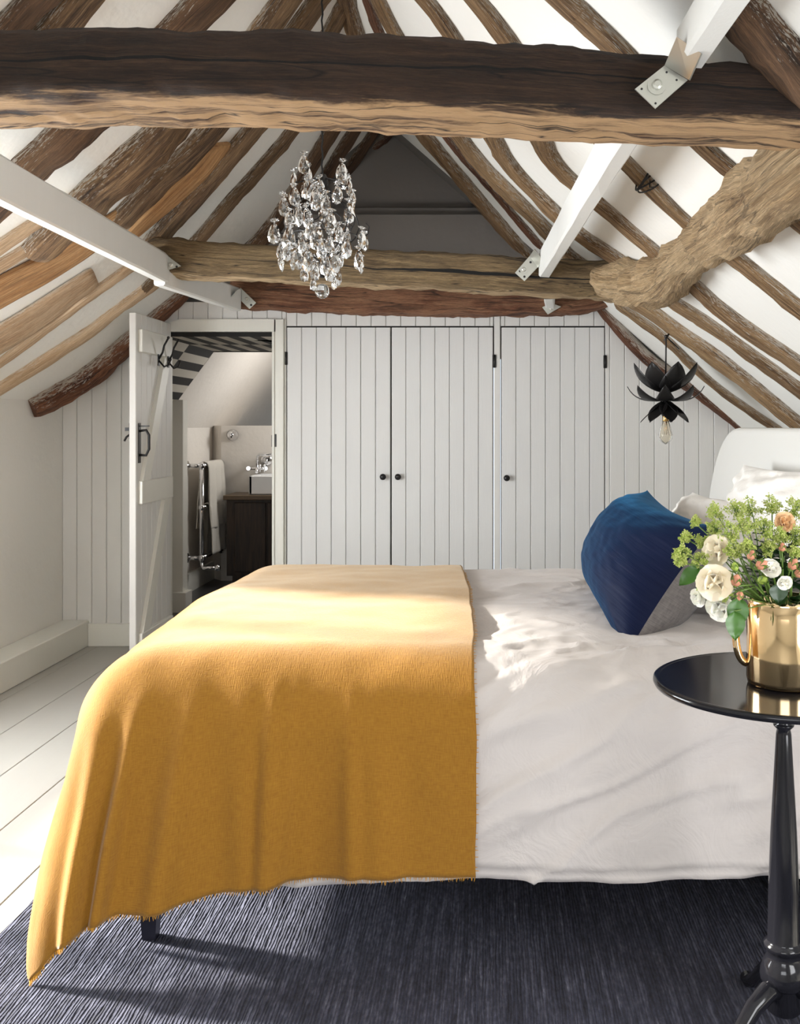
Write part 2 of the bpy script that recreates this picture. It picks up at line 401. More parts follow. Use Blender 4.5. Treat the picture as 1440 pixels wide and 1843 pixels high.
t = NT('checked_ceiling_lining'); uv = t.coord('UV'); ck = t.nd('ShaderNodeTexChecker'); ck.inputs['Scale'].default_value = 1.0
t.ln(uv, ck.inputs[0]); ck.inputs[1].default_value = hexc(196, 190, 178); ck.inputs[2].default_value = hexc(22, 20, 18); t.ln(ck.outputs[0], t.b.inputs['Base Color']); t.set(Roughness=.8); M['check'] = t.m
t = NT('dark_vanity_wood'); co = t.coord('Object'); g = t.tex('noise', 8, co, 5, .6, .5, (6, 6, .5)); t.set(Roughness=.5)
t.col(t.ramp([(.35, hexc(24, 17, 12)), (.65, hexc(62, 45, 32))], g)); M['vanity'] = t.m
t = NT('oak_worktop'); t.set(Roughness=.4); t.col(hexc(96, 78, 58)); M['worktop'] = t.m

# ================================================================== STRUCTURE
XL, XR, YB, YF = -2.36, 1.43, 5.5, -1.6
# floor boards
mb = MB(); xb = -1.927-.228*2
while xb < XR+.1:
    mb.box(max(xb, XL-.05)+.0012, min(xb+.228, XR+.1)-.0012, YF, YB+.05, -.03, 0, bev=.0018); xb += .228
mb.box(XL-.05, XR+.1, YF, YB+.05, -.06, -.028)
struct(mb.build('floor', M['floor']))
# side walls (left wall has the dormer window opening)
WY0, WY1, SILL, WTOP = 2.30, 3.70, .42, 1.80
mb = MB(); zk = roof_z(XL)
mb.box(XL-.12, XL, YF, WY0, 0, zk+.05); mb.box(XL-.12, XL, WY1, YB+.1, 0, zk+.05); mb.box(XL-.12, XL, WY0, WY1, 0, SILL)
xt = APX_X-(APX_Z-WTOP)/TAN     # where the dormer's flat top meets the slope
for y in (WY0-.06, WY1):        # dormer cheeks
    mb.prism([(XL-.12, y, roof_z(XL-.12)), (xt, y, WTOP), (XL-.12, y, WTOP+.01)], (0, .06, 0))
mb.box(XL-.12, xt+.01, WY0-.06, WY1+.06, WTOP, WTOP+.05)
struct(mb.build('wall_left', M['plaster']))
mb = MB(); zr = roof_z(XR)+.05; mb.box(XR, XR+.12, YF, .15, 0, zr); mb.box(XR, XR+.12, 1.1, YB+.1, 0, zr); mb.box(XR, XR+.12, .15, 1.1, 0, .42); mb.box(XR, XR+.12, .15, 1.1, 1.12, zr); struct(mb.build('wall_right', M['plaster']))  # right wall, its opening added for the fill lamp
# dormer window frame with mullions
mb = MB(); xw = XL-.10
for a, b_, c, d in ((WY0, WY1, SILL, SILL+.05), (WY0, WY1, WTOP-.05, WTOP), (WY0, WY0+.05, SILL, WTOP), (WY1-.05, WY1, SILL, WTOP), (2.72, 2.76, SILL, WTOP), (3.16, 3.20, SILL, WTOP), (WY0, WY1, 1.30, 1.33)):
    mb.box(xw, xw+.045, a, b_, c, d, bev=.004)
struct(mb.build('window_1', M['trim']))
mb = MB()
for a, b_, c, d in ((.15, 1.1, .42, .46), (.15, 1.1, 1.08, 1.12), (.15, .19, .42, 1.12), (1.06, 1.1, .42, 1.12), (.61, .64, .42, 1.12)): mb.box(XR+.05, XR+.09, a, b_, c, d, bev=.003)
struct(mb.build('added_window_3', M['trim']))  # unseen window frame, added around the fill lamp
# roof slopes
def slope_box(mb, x0, x1, y0, y1, th=.07):
    mb.prism([(x0, y0, roof_z(x0)), (x1, y0, roof_z(x1)), (x1, y0, roof_z(x1)+th), (x0, y0, roof_z(x0)+th)], (0, y1-y0, 0))
mb = MB()
slope_box(mb, XL-.12, xt, YF, WY0-.0); slope_box(mb, XL-.12, xt, WY1, 5.62); slope_box(mb, xt, APX_X, YF, 5.52)
struct(mb.build('ceiling_left', M['plaster_roof']))
mb = MB(); slope_box(mb, APX_X, XR+.12, YF, 5.52)
struct(mb.build('ceiling_right', M['plaster_roof']))
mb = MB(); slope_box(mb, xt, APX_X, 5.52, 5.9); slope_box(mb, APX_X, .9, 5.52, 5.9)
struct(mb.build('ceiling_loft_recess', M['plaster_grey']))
# rear wall behind the viewpoint with a window opening
mb = MB(); y0, y1 = YF-.12, YF
wx0, wx1, wz0, wz1 = -1.3, .3, .6, 1.5
mb.box(XL-.12, wx0, y0, y1, 0, roof_z(XL)); mb.box(wx1, XR+.12, y0, y1, 0, roof_z(XR)); mb.box(wx0, wx1, y0, y1, 0, wz0)
mb.prism([(XL-.12, y0, roof_z(XL)-.01), (wx0, y0, roof_z(XL)-.01), (wx0, y0, wz1), (wx1, y0, wz1), (wx1, y0, roof_z(XR)-.01), (XR+.12, y0, roof_z(XR)-.01), (APX_X, y0, APX_Z+.03)], (0, .12, 0))
struct(mb.build('wall_rear', M['plaster']))
mb = MB()
for a, b_, c, d in ((wx0, wx1, wz0, wz0+.05), (wx0, wx1, wz1-.05, wz1), (wx0, wx0+.05, wz0, wz1), (wx1-.05, wx1, wz0, wz1), (-.53, -.47, wz0, wz1)):
    mb.box(a, b_, YF-.08, YF-.03, c, d, bev=.004)
struct(mb.build('window_2', M['trim']))

# ---- boarded back wall
BX = lambda px: (px-VX)*YB/FPX
DOOR_X0, DOOR_X1, DOOR_Z = BX(300), BX(494), 1.735
W1, W2 = (BX(515.5), BX(888.5)), (BX(901.5), BX(1089))
WZ = EYE+(VY-588)*YB/FPX
WALLTOP = 1.90
def board_run(mb, x0, x1, z0, ztop_fn, y=YB, pitch=.0822, start=None, th=.018, z1_cut=None):
    x = x0 if start is None else start-math.ceil((start-x0)/pitch)*pitch
    while x < x1-1e-4:
        a, b_ = max(x, x0), min(x+pitch, x1)
        if b_-a > .006:
            g = .0035; g0 = .0009
            za, zb = ztop_fn(a), ztop_fn(b_)
            if min(za, zb) > z0+.01:
                prof = [(a+g0, y+g), (a+g0+g, y), (b_-g0-g, y), (b_-g0, y+g), (b_-g0, y+th), (a+g0, y+th)]
                n = len(prof)
                vs = [(px_, py_, z0) for px_, py_ in prof]+[(px_, py_, lerp(za, zb, (px_-a)/(b_-a))) for px_, py_ in prof]
                mb.add(vs, [tuple(range(n)), tuple(range(2*n-1, n-1, -1))]+[(i, n+i, n+(i+1) % n, (i+1) % n) for i in range(n)])
        x += pitch
    return mb
def wt(x): return min(WALLTOP, roof_z(x)+.005)
mb = MB(); st = BX(534.4)
board_run(mb, XL, DOOR_X0-.03, 0, wt, start=BX(138))
board_run(mb, DOOR_X0-.03, W1[0], DOOR_Z+.02, wt, start=st)
board_run(mb, W1[0], W1[1], WZ+.004, wt, start=st)
board_run(mb, W1[1]+.002, W2[0]-.002, 0, lambda x: WALLTOP, start=W1[1]+.002, pitch=.2)
board_run(mb, W2[0], W2[1], WZ+.004, wt, start=st)
board_run(mb, W2[1], XR, 0, wt, start=BX(1097.8))
yb = YB+.018
mb.box(XL, DOOR_X0-.03, yb, yb+.03, 0, roof_z(XL)-.02)
mb.box(XR-.6, XR, yb, yb+.03, 0, roof_z(XR)-.02); mb.box(DOOR_X1, W1[0], YB+.002, yb+.03, 0, WALLTOP-.1)
struct(mb.build('wall_back', M['board']))
# skirtings
mb = MB(); mb.box(XL, -2.21, 1.0, YB-.001, 0, .142, bev=.004); struct(mb.build('baseboard_left', M['trim']))
mb = MB(); mb.box(-2.21, DOOR_X0-.03, YB-.022, YB, 0, .125, bev=.003); struct(mb.build('baseboard_back', M['trim']))
# door frame
mb = MB(); fx0, fx1 = DOOR_X0, DOOR_X1; ft = EYE+(VY-575)*YB/FPX
mb.box(fx1, BX(512), YB-.022, YB+.0, 0, ft, bev=.003); mb.box(fx1-.008, fx1+.006, YB-.03, YB+.10, 0, DOOR_Z, bev=.002)
mb.prism([(fx0-.055, YB-.022, DOOR_Z-.05), (fx0+.02, YB-.022, DOOR_Z), (fx1+.01, YB-.022, DOOR_Z), (fx1+.01, YB-.022, ft), (BX(325), YB-.022, ft), (fx0-.05, YB-.022, ft-.045)], (0, .022, 0))
mb.box(fx0-.055, fx0-.005, YB-.022, YB, 0, DOOR_Z-.02, bev=.003); mb.box(fx0-.015, fx0+.0, YB-.0, YB+.10, 0, DOOR_Z)
mb.box(fx0-.01, fx1, YB+.0, YB+.10, DOOR_Z, DOOR_Z+.02); mb.box(BX(512)+.001, BX(512)+.009, YB-.01, YB, 0, ft, bev=.002)
fr = struct(mb.build('trim_1', M['trim']))
mb = MB(); mb.box(fx1-.011, fx1-.007, YB-.027, YB-.01, 1.10, 1.165); mb.box(fx1+.002, fx1+.016, YB-.024, YB-.0215, 1.10, 1.17)
k = mb.build('latch_keep', M['black'], fr); k['label'] = 'black iron latch keep'

# ---- loft recess above the boarded wall
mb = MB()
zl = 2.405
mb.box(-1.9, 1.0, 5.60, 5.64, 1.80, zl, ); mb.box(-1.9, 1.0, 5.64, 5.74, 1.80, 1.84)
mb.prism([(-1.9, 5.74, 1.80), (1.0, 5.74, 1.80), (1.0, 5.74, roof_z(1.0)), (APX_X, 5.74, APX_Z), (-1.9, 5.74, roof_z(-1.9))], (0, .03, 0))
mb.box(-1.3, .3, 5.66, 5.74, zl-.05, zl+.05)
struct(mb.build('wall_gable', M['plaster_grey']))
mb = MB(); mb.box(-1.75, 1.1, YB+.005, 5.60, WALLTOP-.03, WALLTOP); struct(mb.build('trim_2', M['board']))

# ================================================================== WARDROBES
def wardrobe(root, x0, x1, doors, knobs, hinges):
    mb = MB(); y = YB+.02
    mb.box(x0+.0005, x0+.003, YB+.004, y+.01, 0, WZ-.002); mb.box(x1-.003, x1-.0005, YB+.004, y+.01, 0, WZ-.002); mb.box(x0, x1, y+.01, y+.02, .0, WZ); mb.box(x0, x1, y-.018, y+.01, WZ-.001, WZ+.003)
    mb.build('carcass', M['dark_gap'], root, label='dark inside edge of the wardrobe')
    out = []
    for (a, b_) in doors:
        mb = MB(); board_run(mb, a+.003, b_-.003, .03, lambda x: WZ-.005, y=YB-.003, pitch=(b_-a-.006)/7, start=a+.003, th=.022)
        out.append(mb.build('door', M['door'], root))
    for di, px, py in knobs:
        q = P(px, py, YB-.004); mb = MB(); R = Matrix.Rotation(PI/2, 3, 'X')
        mb.lathe([(.008, 0), (.006, .010), (.010, .014), (.0165, .020), (.0175, .026), (.013, .033), (0.0001, .036)], q, 20, True, R)
        mb.build('knob', M['black'], out[di], label='small round black knob')
    for di, px, py in hinges:
        q = P(px, py, YB-.006); mb = MB(); mb.tube([q+Vector((0, 0, -.036)), q+Vector((0, 0, .036))], .006, 10)
        mb.box(q.x-.010, q.x+.010, q.y+.001, q.y+.004, q.z-.035, q.z+.035)
        mb.build('hinge', M['black'], out[di], label='black butt hinge')
r = thing('built_in_wardrobe', 'wide white boarded wardrobe with two doors, beside the bathroom doorway', 'wardrobe', (sum(W1)/2, YB, 0))
xm = BX(703.8)
wardrobe(r, W1[0], W1[1], [(W1[0], xm), (xm, W1[1])], [(0, 690, 858), (1, 717, 858)], [(0, 514.5, 645), (1, 890, 650)])
r = thing('built_in_wardrobe', 'narrow white boarded wardrobe with one door, nearer the bed head', 'wardrobe', (sum(W2)/2, YB, 0))
wardrobe(r, W2[0], W2[1], [W2], [(0, 912, 860)], [(0, 1089.5, 651)])

# ================================================================== BATHROOM DOOR
DX = -1.750; dy0, dy1 = 4.93, 5.475
root = thing('door_1', 'open white ledged plank door with black latch, before the bathroom', 'door', (DX, dy1, 0)); root['kind'] = 'structure'
mb = MB(); n = 7; pw = (dy1-dy0)/n
for i in range(n):
    a = dy0+i*pw; mb.box(DX-.034, DX-.0, a+.0004, a+pw-.0004, .018, 1.778, bev=.003)
mb.build('door_leaf', M['board'], root)
for z0, z1, ya, yb_ in ((1.585, 1.70, dy0+.03, dy1-.045), (.825, .94, dy0+.03, dy1-.03), (.07, .18, dy0+.03, dy1-.03)):
    mb = MB(); mb.box(DX, DX+.022, ya, yb_, z0, z1, bev=.003); mb.build('ledge', M['trim'], root)
for (ya, za, yb_, zb) in ((dy1-.11, 1.585, dy0+.10, .94), (dy1-.11, .825, dy0+.10, .18)):
    mb = MB(); w = .05
    mb.prism([(DX, ya-w, za), (DX, ya+w, za), (DX, yb_+w, zb), (DX, yb_-w, zb)], (.020, 0, 0)); mb.build('brace', M['trim'], root)
for py in (5.20, 5.36):
    h = MB(); z = 1.56; x = DX+.022
    h.tube([(x, py, z), (x+.03, py, z-.035), (x+.055, py+.0, z-.025), (x+.062, py, z+.0)], .005, 8)
    h.tube([(x+.002, py, z+.005), (x+.022, py, z+.04), (x+.03, py, z+.075), (x+.052, py, z+.115)], .0055, 8)
    h.box(x-.001, x+.004, py-.012, py+.012, z-.03, z+.03, bev=.001); h.ball((x+.052, py, z+.117), .008); h.ball((x+.062, py, z+.003), .008)
    h.build('coat_hook', M['black'], root, label='black iron coat hook')
mb = MB(); yl = dy0+.045; zc = 1.13
mb.box(DX, DX+.004, yl-.016, yl+.016, zc-.10, zc+.10, bev=.001)
mb.tube([(DX+.002, yl, zc+.06), (DX+.035, yl, zc+.065), (DX+.05, yl, zc+.04), (DX+.05, yl, zc-.03), (DX+.035, yl, zc-.062), (DX+.002, yl, zc-.06)], .0065, 8)
mb.box(DX+.0, DX+.05, yl-.008, yl+.008, zc+.082, zc+.088)
mb.build('latch_handle', M['black'], root, label='black iron thumb latch handle')
mb = MB(); mb.box(DX-.034-.028, DX-.034, dy0+.02, dy0+.035, zc+.06, zc+.078); mb.box(DX-.038, DX-.034, dy0+.01, dy0+.045, zc+.02, zc+.10)
mb.tube([(DX-.036, yl, zc+.05), (DX-.06, yl-.01, zc+.03), (DX-.07, yl-.01, zc+.01)], .005, 8)
mb.build('latch_bar', M['black'], root, label='black iron latch bar')

# ================================================================== BATHROOM BEYOND
B0 = YB+.10; CY = 6.6
mb = MB(); mb.box(-3.2, -.3, B0-.08, 10.1, -.03, .0); struct(mb.build('floor_bathroom', M['bath_floor']))
ca, cb, cc = Vector((-2.16, 0, 1.25)), Vector((-1.825, 0, 1.71)), Vector((-.5, 0, 1.71))
mb = MB(); L1 = (cb-ca).length
def ck_face(a, b_, ua, ub):
    b0 = len(mb.v); y0, y1 = B0-.085, CY
    mb.v += [Vector((a.x, y0, a.z)), Vector((b_.x, y0, b_.z)), Vector((b_.x, y1, b_.z)), Vector((a.x, y1, a.z))]
    mb.v += [q+Vector((0, 0, .03)) for q in mb.v[b0:b0+4]]
    mb.face([b0, b0+1, b0+2, b0+3], [(ua, 0), (ub, 0), (ub, 2), (ua, 2)])
    mb.face([b0+7, b0+6, b0+5, b0+4]); mb.face([b0+3, b0+2, b0+6, b0+7]); mb.face([b0, b0+4, b0+5, b0+1])
blk = .068
ck_face(ca, cb, -L1/.057, 0); ck_face(cb, cc, 0, (cc.x-cb.x)/.062)
struct(mb.build('ceiling_bathroom', M['check']), 'black and white checked ceiling lining over the bathroom')
mb = MB()
mb.box(-3.2, -2.16, B0, CY, 1.25, 1.30); mb.box(-2.17, -2.12, B0-.03, CY, 0, 1.3)
mb.box(-3.2, -.3, 10.5, 10.6, 0, 2.5); mb.box(-.35, -.3, B0, CY, 0, 1.78); mb.box(-.35, -.3, CY, 10.6, 0, 2.5); mb.box(-1.35, -.3, CY, 10.6, 2.40, 2.45); mb.box(-2.2, -.3, CY, CY+.02, 1.705, 2.45)
mb.box(-3.2, -.3, CY, CY+.02, 1.705, 1.9); mb.box(-3.2, -2.12, CY, CY+.05, 0, 1.9)
mb.prism([(-2.27, CY+.0, 1.105), (-1.30, CY+.0, 2.415), (-1.38, CY+.0, 2.44), (-2.35, CY+.0, 1.13)], (0, 3.95, 0))
mb.box(-2.28, -2.2, CY+.05, 10.5, 0, 1.22)       # left wall carrying the towel rail
mb.prism([(-2.205, 7.93, 0), (-2.1, 7.80, 0), (-.35, 7.80, 0), (-.35, 8.6, 0), (-2.205, 8.6, 0)], (0, 0, 1.215))

struct(mb.build('wall_bathroom', M['bath_wall']))
mb = MB(); mb.box(-2.12, -2.0, 6.5, 6.6, .0, 1.385, bev=.003); mb.box(-2.135, -1.97, 6.46, 6.6, 0, .13, bev=.003)
struct(mb.build('trim_3', M['trim']), 'white painted post at the bathroom entrance')
mb = MB(); mb.box(-2.2, -2.18, CY+.06, 7.90, 0, .14); struct(mb.build('baseboard_bathroom', M['trim']))
# vanity
root = thing('bathroom_vanity', 'dark wooden vanity cupboard under the white basin in the bathroom', 'cabinet', (-1.5, 7.6, 0))
v0 = P(408, 1000, 7.45).x
mb = MB(); mb.box(v0, -.4, 7.45, 7.795, .09, .66); mb.box(v0+.03, -.4, 7.50, 7.795, 0, .09); mb.build('body', M['vanity'], root)
for i in range(3):
    mb = MB(); a = v0+.06+i*.25; mb.box(a, a+.235, 7.435, 7.45, .12, .64, bev=.004); mb.build('door', M['vanity'], root)
mb = MB(); mb.box(v0-.02, -.4, 7.42, 7.798, .66, .695, bev=.004); mb.build('worktop', M['worktop'], root)
mb = MB(); bx0 = P(449, 870, 7.5).x
mb.box(bx0, bx0+.5, 7.47, 7.50, .697, .84, bev=.008); mb.box(bx0, bx0+.5, 7.75, 7.78, .697, .84, bev=.008)
mb.box(bx0, bx0+.03, 7.47, 7.78, .697, .84, bev=.008); mb.box(bx0+.47, bx0+.5, 7.47, 7.78, .697, .84, bev=.008); mb.box(bx0+.01, bx0+.49, 7.48, 7.77, .697, .73)
tag(mb.build('wash_basin', M['ceramic']), 'white rectangular basin on the dark vanity', 'basin')
root = thing('wall_tap', 'chrome wall-mounted tap over the bathroom basin', 'tap', P(462, 843, 7.79))
mb = MB(); D = 7.74
mb.tube([P(447, 843, D), P(478, 843, D)], .012, 10)
for px in (447, 478): mb.tube([P(px, 843, 7.80), P(px, 843, D-.02)], .016, 12)
mb.tube([P(462, 843, D), P(462, 843, D-.12), P(462, 850, D-.16)], .011, 10); mb.build('spout', M['chrome'], root)
mb = MB(); mb.tube([P(463, 843, D), P(463, 822, D), P(466, 818, D), P(495, 818, D)], .010, 10); mb.build('riser_pipe', M['chrome'], root)
for px in (468, 476):
    mb = MB(); q = P(px, 838, D-.05); mb.ball(q, .011); mb.tube([q, q+Vector((0, 0, -.05))], .005, 6); mb.build('tap_handle', M['chrome'], root)
mb = MB(); R = Matrix.Rotation(PI/2, 3, 'X'); q = P(419, 783, 7.80)
mb.lathe([(.045, 0), (.045, .012), (.036, .02), (.030, .05), (.026, .075), (.018, .082), (.0001, .084)], q, 24, True, R)
tag(mb.build('shower_valve', M['chrome']), 'round chrome fitting on the bathroom wall above the towels', 'wall fitting')
mb = MB(); q = P(480, 828, 7.80); mb.lathe([(.05, 0), (.05, .01), (.04, .02), (.02, .03), (.0001, .032)], q, 24, True, R)
tag(mb.build('round_mirror_mount', M['chrome']), 'round chrome disc on the bathroom wall over the tap', 'wall fitting')
# towel radiator
xr = -2.085; y0, y1 = 7.22, 7.74; zt, zb = .925, .255
root = thing('towel_radiator', 'chrome towel rail with ball joints on the left bathroom wall', 'towel radiator', (xr, y0, zb-.1))
for y in (y0, y1):
    mb = MB(); mb.tube([(xr, y, zb-.03), (xr, y, zt+.02)], .017, 12); mb.build('upright', M['chrome'], root)
for z in (zt, .62, zb):
    mb = MB(); mb.tube([(xr, y0, z), (xr, y1, z)], .015, 12); mb.ball((xr, y0, z), .027); mb.ball((xr, y1, z), .027); mb.build('rail', M['chrome'], root)
    if z != .62:
        mb = MB(); mb.tube([(-2.2, y0, z), (xr, y0, z)], .015, 12); mb.tube([(-2.2, y0, z), (-2.185, y0, z)], .035, 14); mb.build('wall_bracket', M['chrome'], root)
mb = MB(); mb.tube([(xr, y0, zb), (xr, y0, zb-.05), (xr+.02, y0-.03, zb-.07), (xr+.12, y0-.02, zb-.07)], .012, 10); mb.ball((xr+.12, y0-.02, zb-.07), .024); mb.build('valve', M['chrome'], root)
def towel(name, label, x, z, ya, yb_, drop_f, drop_b, seed):
    mb = MB(); N, K = 22, 60; tot = drop_f+drop_b
    def fn(u, v):
        y = lerp(ya, yb_, u); s = v*tot-drop_b; r = .022
        w = .012*fbm((y*9+seed, s*3, seed), 1, 2)*min(1, abs(s)*6)+.009*math.sin(y*38+seed)*min(1, abs(s)*5)
        if abs(s) < r*PI/2: a = s/r; px, pz = r*math.sin(a), r*math.cos(a)
        else: px, pz = math.copysign(r+.004, s), -(abs(s)-r*PI/2)
        return (x+px+w+math.copysign(.03, s)*min(1, abs(s)*1.5)*(abs(s) > r), y+.01*fbm((s*4, seed, 0)), z+pz+(.01*fbm((y*7, seed, 2)) if abs(s) > tot*.4 else 0))
    mb.grid(fn, N, K, lambda u, v: (u*.4, v))
    o = mb.build(name, M['towel']); md = o.modifiers.new('thick', 'SOLIDIFY'); md.thickness = .008
    return tag(o, label, 'towel')
towel('bath_towel', 'upper white towel folded over the top of the chrome rail', xr, zt, 7.28, 7.70, .50, .50, 3)
towel('bath_towel', 'lower white towel hanging from the middle chrome rail', xr+.012, .62, 7.30, 7.70, .38, .40, 8)

# ================================================================== TIMBERS
def timber(name, pts, w, h, mat, nrm=None, seg=.035, ns=20, rough=.10, sq=3.0, embed=0.35, seed=0, parent=None, wob=.25, twist=0):
    """Hewn timber along pts. w = width across, h = depth along nrm (room-facing). ws may be a list per point."""
    pts = [Vector(p) for p in pts]
    ws = w if isinstance(w, (list, tuple)) else [w]*len(pts)
    hs = h if isinstance(h, (list, tuple)) else [h]*len(pts)
    d = [0]
    for a, b_ in zip(pts, pts[1:]): d.append(d[-1]+(b_-a).length)
    L = d[-1]; n = max(2, int(L/seg)); mb = MB(); base = 0
    def at(s):
        for i in range(len(pts)-1):
            if s <= d[i+1] or i == len(pts)-2:
                t = (s-d[i])/max(1e-6, d[i+1]-d[i]); t = min(max(t, 0), 1)
                # catmull
                p0 = pts[max(i-1, 0)]; p1 = pts[i]; p2 = pts[i+1]; p3 = pts[min(i+2, len(pts)-1)]
                q = .5*((2*p1)+(p2-p0)*t+(2*p0-5*p1+4*p2-p3)*t*t+(3*p1-p0-3*p2+p3)*t**3)
                return q, lerp(ws[i], ws[i+1], t), lerp(hs[i], hs[i+1], t)
    rings = []
    for i in range(n+1):
        s = L*i/n; p, ww, hh = at(s); q, _, _ = at(min(s+.02, L)); q0, _, _ = at(max(s-.02, 0))
        t = (q-q0).normalized(); N = Vector(nrm) if nrm is not None else Vector((0, 0, -1))
        N = (N-t*N.dot(t)).normalized(); S = t.cross(N)
        ww *= 1+wob*fbm((s*1.7, seed*3.1, 1.0)); hh *= 1+wob*.7*fbm((s*1.9, seed*2.3, 5.0))
        c = p+S*(.12*ww*fbm((s*1.3, seed*1.7, 9.0)))
        ring = []
        for k in range(ns):
            v = k/ns; a = (v-.5)*2*PI   # v=.5 -> faces N
            ca_, sa = math.cos(a), math.sin(a)
            r = 1/((abs(ca_)**sq+abs(sa)**sq)**(1/sq))
            dn = rough*min(ww, hh)*(fbm((s*7, math.cos(a)*1.2+seed, math.sin(a)*1.2), 1, 3)*.9+.6*fbm((s*25, ca_*3+seed, sa*3), 1, 2))
            x = sa*r*ww/2; y = ca_*r*hh/2
            f = 1+dn/max(.01, math.hypot(x, y))
            if i in (0, n): f *= .9
            ring.append(c+S*x*f+N*(y*f+hh*(.5-embed)))
        rings.append((ring, s))
    for ring, s in rings: mb.v += ring
    for i in range(n):
        s0, s1 = rings[i][1], rings[i+1][1]
        for k in range(ns):
            k2 = (k+1) % ns
            mb.face((base+i*ns+k, base+i*ns+k2, base+(i+1)*ns+k2, base+(i+1)*ns+k), [(s0, k/ns), (s0, (k+1)/ns), (s1, (k+1)/ns), (s1, k/ns)], True)
    mb.face([k for k in range(ns)][::-1], [(.1*math.cos(2*PI*k/ns), .5+.2*math.sin(2*PI*k/ns)) for k in range(ns)][::-1])
    mb.face([n*ns+k for k in range(ns)], [(.1*math.cos(2*PI*k/ns), .5+.2*math.sin(2*PI*k/ns)) for k in range(ns)])
    return mb.build(name, mat, parent)
NL = Vector((TAN, 0, -1)).normalized(); NR = Vector((-TAN, 0, -1)).normalized()
def rafter(px, wpx, mat, label, hf=.62, seed=0, wob=.22, name='rafter', cat='rafter', group='rafters on the left roof slope', sq=3.0, embed=.36, ext0=0, ext1=0, rough=.11):
    pts = [on_roof(*q) for q in px]
    ws = wpx if isinstance(wpx, (list, tuple)) else [wpx]*len(pts)
    ws = [w*p.y/FPX*(1.2 if cat == 'plank' else 1.55) for w, p in zip(ws, pts)]
    if ext0: pts[0] = pts[0]+(pts[0]-pts[1]).normalized()*ext0
    if ext1: pts[-1] = pts[-1]+(pts[-1]-pts[-2]).normalized()*ext1
    left = pts[len(pts)//2].x < APX_X
    N = NL if left else NR
    for e, q, pi in ((0, px[0], 1), (-1, px[-1], -2)):     # carry the timber on, in the roof plane, to ridge or eaves
        if not (q[0] < 0 or q[0] > 1440 or q[1] < 12): continue
        end = pts[e]; d_ = end-pts[pi]; d_ = d_/abs(d_.x) if abs(d_.x) > .02 else None
        if d_ is None: continue
        tx = (APX_X+(-.02 if left else .02)) if (d_.x > 0) == left else ((XL+.02) if left else (XR-.02))
        if left and d_.x < 0 and cat == 'plank': tx = max(tx, end.x-.35)
        if left and d_.x < 0 and WY0-.2 < (end+d_*abs(-1.82-end.x)).y < WY1+.1: tx = -1.82
        if (tx-end.x)*d_.x <= .02: continue
        new = end+d_*abs(tx-end.x)
        if e == 0: pts.insert(0, new); ws.insert(0, ws[0])
        else: pts.append(new); ws.append(ws[-1])
    o = timber(name, pts, ws, [w*hf for w in ws], mat, N, .04, 18, rough, sq, embed, seed, None, wob)
    return tag(o, label, cat, group)
G = 'rafters on the left roof slope'
# left slope, from the front of the picture to the back
rafter([(-25, 90), (10, 48), (75, -20)], 48, M['wood_dk'], 'dark rafter in the top left corner of the roof', seed=1, ext0=.2, ext1=1.0)
rafter([(40, 96), (66, 70), (140, -12)], 52, M['wood_l'], 'brown rafter second from the top left corner', seed=2, ext0=.3, ext1=.9)
rafter([(-10, 346), (50, 290), (105, 242), (281, 78), (355, 0)], [66, 66, 66, 58, 54], M['wood_dk'], 'thick dark rafter left of centre, crossing above the painted beam', seed=3, ext1=.6, ext0=.15)
rafter([(58, 452), (150, 357), (262, 252), (446, 79), (502, 0)], [48, 68, 66, 48, 42], M['wood_l'], 'thick two-toned greyish brown rafter running from the left to above the front beam', seed=4, ext1=.25)
rafter([(205, 396), (268, 330), (342, 260), (504, 79), (561, 0)], [40, 40, 40, 34, 32], M['wood_l'], 'flat sawn rafter beside the orange plank', seed=5, ext1=.1, wob=.1, sq=5)
rafter([(258, 445), (283, 418), (345, 350), (422, 262), (570, 82), (610, 15)], [36, 36, 36, 34, 28, 28], M['wood_l'], 'brown rafter right of the orange plank, up to the ridge', seed=6, ext1=.05)
rafter([(255, 520), (348, 432), (425, 345), (498, 262), (600, 130)], [22, 23, 24, 24, 22], M['wood_l'], 'slim notched rafter between plaster strips, left of the chandelier', seed=7)
rafter([(455, 437), (508, 372), (575, 262), (640, 150)], [34, 30, 28, 24], M['wood_dk'], 'bent dark rafter directly behind the chandelier', seed=8, wob=.3, ext0=.05)
rafter([(492, 437), (545, 372), (615, 262), (660, 190)], [22, 22, 22, 20], M['wood_dk'], 'dark slim rafter behind the chandelier on its right', seed=9, ext0=.05)
rafter([(575, 372), (652, 262), (690, 205)], [18, 20, 18], M['wood_dk'], 'short dark rafter end at the left of the grey gable', seed=10)
rafter([(600, 350), (682, 258), (712, 215)], [18, 18, 16], M['wood_red'], 'rearmost rafter bounding the grey gable on the left', seed=11, ext0=.25)
# lower left
rafter([(-18, 448), (58, 398), (92, 372)], [28, 24, 20], M['wood_pale'], 'pale rafter end showing left below the painted beam', seed=12, ext0=.1, wob=.12)
rafter([(-18, 484), (40, 448), (100, 405)], [24, 22, 20], M['wood_pale'], 'pale plaster-smeared rafter between the beam end and wide plank on the left', seed=13, ext0=.1)
rafter([(-20, 530), (60, 487), (145, 437), (235, 378)], [96, 92, 86, 66], M['wood_plank'], 'wide smooth tan plank nailed across the left slope', hf=.12, seed=14, wob=.04, name='roof_plank', cat='plank', group='planks on the left slope', sq=6, embed=.0, ext0=.1, rough=.02)
rafter([(-20, 618), (70, 562), (168, 495)], [94, 90, 70], M['wood_pale'], 'pale worm-eaten plank under the wide tan plank', hf=.12, seed=15, wob=.05, name='roof_plank', cat='plank', group='planks on the left slope', sq=6, embed=.0, ext0=.1, rough=.04)
